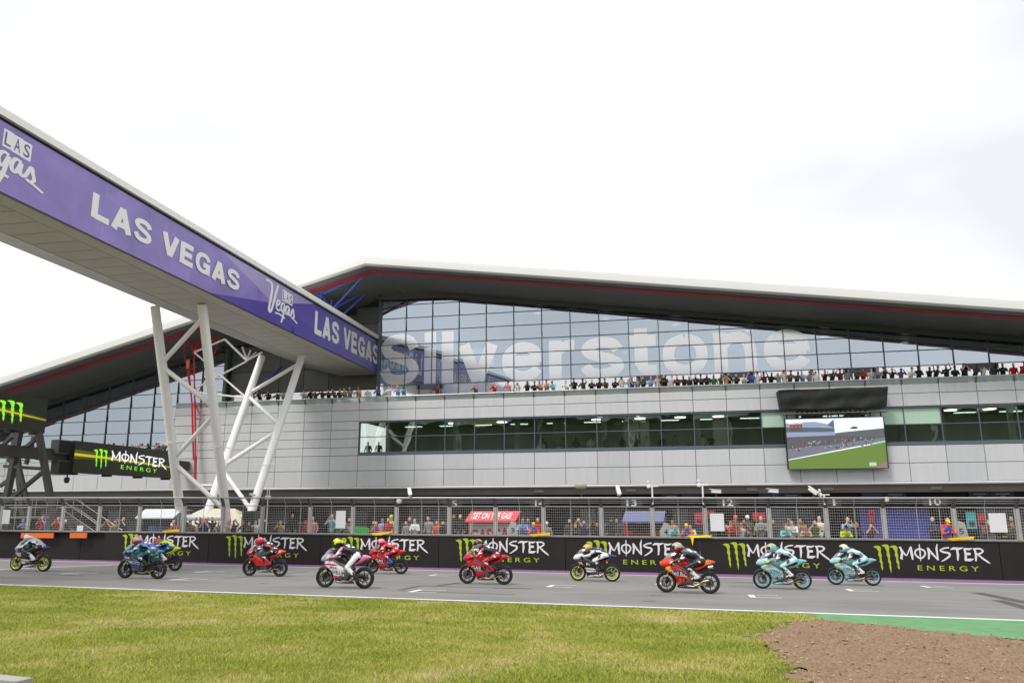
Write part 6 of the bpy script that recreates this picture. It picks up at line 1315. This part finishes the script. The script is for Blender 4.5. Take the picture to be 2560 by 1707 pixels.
# name, photo mid-point between wheels, pose, leg, livery
B_ = [
 ((74,1427.5), 'mid', 'peg', dict(rim='yellow', nose='silver', side='black', belly='white', tank='black', tail='navy', fender='silver', decals=[('p',.04,.62,.30,.56,.70,'silver',.05),('p',.0,.36,-.05,.30,.47,'white',.08),('t','Husqvarna',.33,-.03,.36,.45,'black',.09),('p',0.,-.2,-.5,.68,.735,'red',-.2,'t')]),
  ('white','white','black','white','white','silver','black','black'), ('white','orange','silver'), 'white and black racing motorcycle with yellow wheels at the far left', 'rider in white and black leathers on the leftmost motorcycle'),
 ((353,1446), 'mid', 'peg', dict(rim='black', nose='dteal', side='navy', belly='black', tank='dteal', tail='dteal', fender='teal', decals=[('p',.03,.60,.0,.56,.66,'dteal',.02),('t','CFMOTO',.52,-.03,.51,.61,'white',.10),('t','resa',.60,.36,.66,.715,'white',.0),('p',.0,.36,.0,.40,.43,'purple',.06),('p',0.,.30,-.08,.26,.36,'grey',.08),('t','CFMOTO',-.30,-.62,.74,.82,'white',-.2,'t')]),
  ('lblue','lblue','dteal','black','black','purple','black','pink'), ('silver','orange','red'), 'dark teal racing motorcycle with white block lettering, second from the left', 'rider in teal and purple leathers with silver helmet'),
 ((402,1426), 'tuck', 'peg', dict(rim='black', nose='blue', side='dteal', belly='black', tank='blue', tail='yellow', fender='teal', decals=[('p',.03,.56,.05,.54,.64,'yellow',.02)]),
  ('blue','blue','blue','white','white','yellow','black','yellow'), ('orange','black','silver'), 'racing motorcycle with lime yellow tail, half hidden behind the dark teal one', 'rider in blue and yellow leathers behind the dark teal motorcycle'),
 ((661,1440), 'mid', 'peg', dict(rim='black', nose='red', side='red', belly='silver', tank='grey', tail='orange', fender='black', decals=[('p',.02,.34,-.08,.28,.40,'black',.08),('p',.02,.62,.40,.66,.74,'black',.0),('t','KTM',-.46,-.66,.83,.90,'white',-.1,'t')]),
  ('red','black','black','white','red','black','black','blue'), ('red','pale pink','red'), 'red and orange racing motorcycle with grey belly pan, fourth from the left', 'rider in red and navy leathers with bright red helmet'),
 ((861,1469.5), 'up', 'trail', dict(rim='black', nose='silver', side='white', belly='black', tank='black', tail='pale pink', fender='black', decals=[('p',.02,.60,.10,.66,.71,'pink',.05),('t','MTA',.40,.18,.57,.63,'black',.14),('t','LEVELUP',.38,-.03,.43,.53,'black',.16),('p',.0,.34,-.08,.31,.38,'pink',.16),('p',.0,.31,-.1,.22,.31,'black',.12),('p',.0,.26,-.1,.16,.22,'silver',.1,'b'),('p',0.,-.2,-.44,.70,.75,'pink',-.25,'t')]),
  ('black','pale pink','white','white','white','black','black','pink'), ('yellow','black','black'), 'white pink and black racing motorcycle with its pale pink tail raised', 'rider in black white and pink leathers with yellow and black helmet, left leg trailing'),
 ((966,1434), 'mid', 'peg', dict(rim='black', nose='red', side='red', belly='dred', tank='red', tail='red', fender='red', decals=[('p',.04,.42,.06,.46,.60,'black',.02),('t','GAS',.42,.10,.49,.59,'white',.08),('t','GET ON THE GAS',.36,.06,.44,.47,'white',.08)]),
  ('red','red','red','black','blue','red','black','red'), ('pale pink','gold','red'), 'red racing motorcycle running behind the pink and white one', 'rider in all red leathers behind the pink and white motorcycle'),
 ((1214,1460), 'up', 'peg', dict(rim='black', nose='red', side='red', belly='dred', tank='red', tail='red', fender='red', decals=[('p',.04,.42,.02,.45,.60,'black',.02),('t','GAS',.44,.12,.49,.60,'white',.08),('t','GET ON THE GAS',.38,.08,.44,.475,'white',.08)]),
  ('black','red','red','red','dred','black','black','red'), ('black','gold','silver'), 'red racing motorcycle running alone near the middle of the straight', 'rider in red and black leathers with dark helmet near the middle'),
 ((1488,1452.5), 'tuck', 'peg', dict(rim='yellow', nose='white', side='black', belly='silver', tank='black', tail='navy', fender='navy', decals=[('p',.0,.36,-.05,.34,.49,'white',.08),('t','Husqvarna',.33,-.03,.385,.465,'black',.09),('p',.03,.60,.44,.60,.68,'silver',.0),('p',.0,.58,.36,.555,.60,'red',.04),('t','H',.29,.17,.57,.67,'white',.0),('p',0.,-.2,-.48,.69,.735,'red',-.2,'t')]),
  ('white','white','white','black','black','navy','black','yellow'), ('gold','silver','grey'), 'white and black racing motorcycle with yellow wheels, right of the middle', 'rider tucked low in white and navy leathers with golden helmet'),
 ((1721,1482), 'up', 'peg', dict(rim='black', nose='orange', side='orange', belly='black', tank='red', tail='orange', fender='black', can=1, exh=1, decals=[('p',.02,.66,.46,.60,.74,'gold',.0),('p',.0,.50,.14,.66,.76,'red',-.04),('p',.02,.46,-.05,.52,.66,'navy',.06),('t','Red Bull',.46,.02,.53,.65,'white',.16),('t','KTM',.33,-.03,.33,.47,'black',.08),('t','bergmann',.28,.0,.225,.265,'black',.13),('p',.0,.30,-.1,.20,.27,'white',.13),('p',0.,-.5,-.7,.84,.93,'gold',.0,'t'),('t','KTM',-.58,-.72,.88,.93,'navy',.0,'t')]),
  ('black','black','black','white','white','grey','black','orange'), ('silver','gold','dred'), 'orange red and navy racing motorcycle in front, nearest to the camera', 'rider in black and orange leathers with silver helmet, nearest to the camera'),
 ((1957,1472), 'up', 'peg', dict(rim='teal', nose='pale teal', side='pale teal', belly='teal', tank='teal', tail='teal', fender='black', decals=[('p',.02,.60,.02,.67,.76,'silver',-.06),('t','LEOPARD',.46,-.02,.50,.635,'dteal',.02),('t','NATURAL',.32,.03,.445,.485,'dteal',.03),('p',.0,.36,-.08,.32,.41,'black',.04),('t','D VIT',.28,-.03,.335,.40,'white',.04)]),
  ('silver','grey','pale teal','yellow','white','pale teal','black','black'), ('teal','gold','silver'), 'teal racing motorcycle, left one of the teal pair', 'rider in pale teal and white leathers with yellow gloves'),
 ((2137,1462.5), 'up', 'peg', dict(rim='teal', nose='pale teal', side='pale teal', belly='teal', tank='teal', tail='teal', fender='black', decals=[('p',.02,.60,.02,.67,.76,'silver',-.06),('t','LEOPARD',.46,-.02,.50,.635,'dteal',.02),('t','NATURAL',.32,.03,.445,.485,'dteal',.03),('p',.0,.36,-.08,.32,.41,'black',.04),('t','D VIT',.28,-.03,.335,.40,'white',.04)]),
  ('silver','grey','pale teal','black','white','pale teal','black','black'), ('white','gold','teal'), 'teal racing motorcycle at the right end, last of the pack', 'rider in pale teal and white leathers with black gloves, rightmost'),
]
for i, ((px, py), pose, leg, cfg, c8, hl, lb, rl) in enumerate(B_):
    p = on_ground(px, py); yaw = math.pi+R(random.uniform(-2,1.5)); slope = math.atan(SX)
    ln = R(random.uniform(-1.5,1.5)); z = gz(p.x, p.y)+.004
    bike((p.x, p.y, z), yaw, cfg, lb, ln, slope); rider((p.x, p.y, z), yaw, pose, leg, c8, hl, rl, ln, slope)
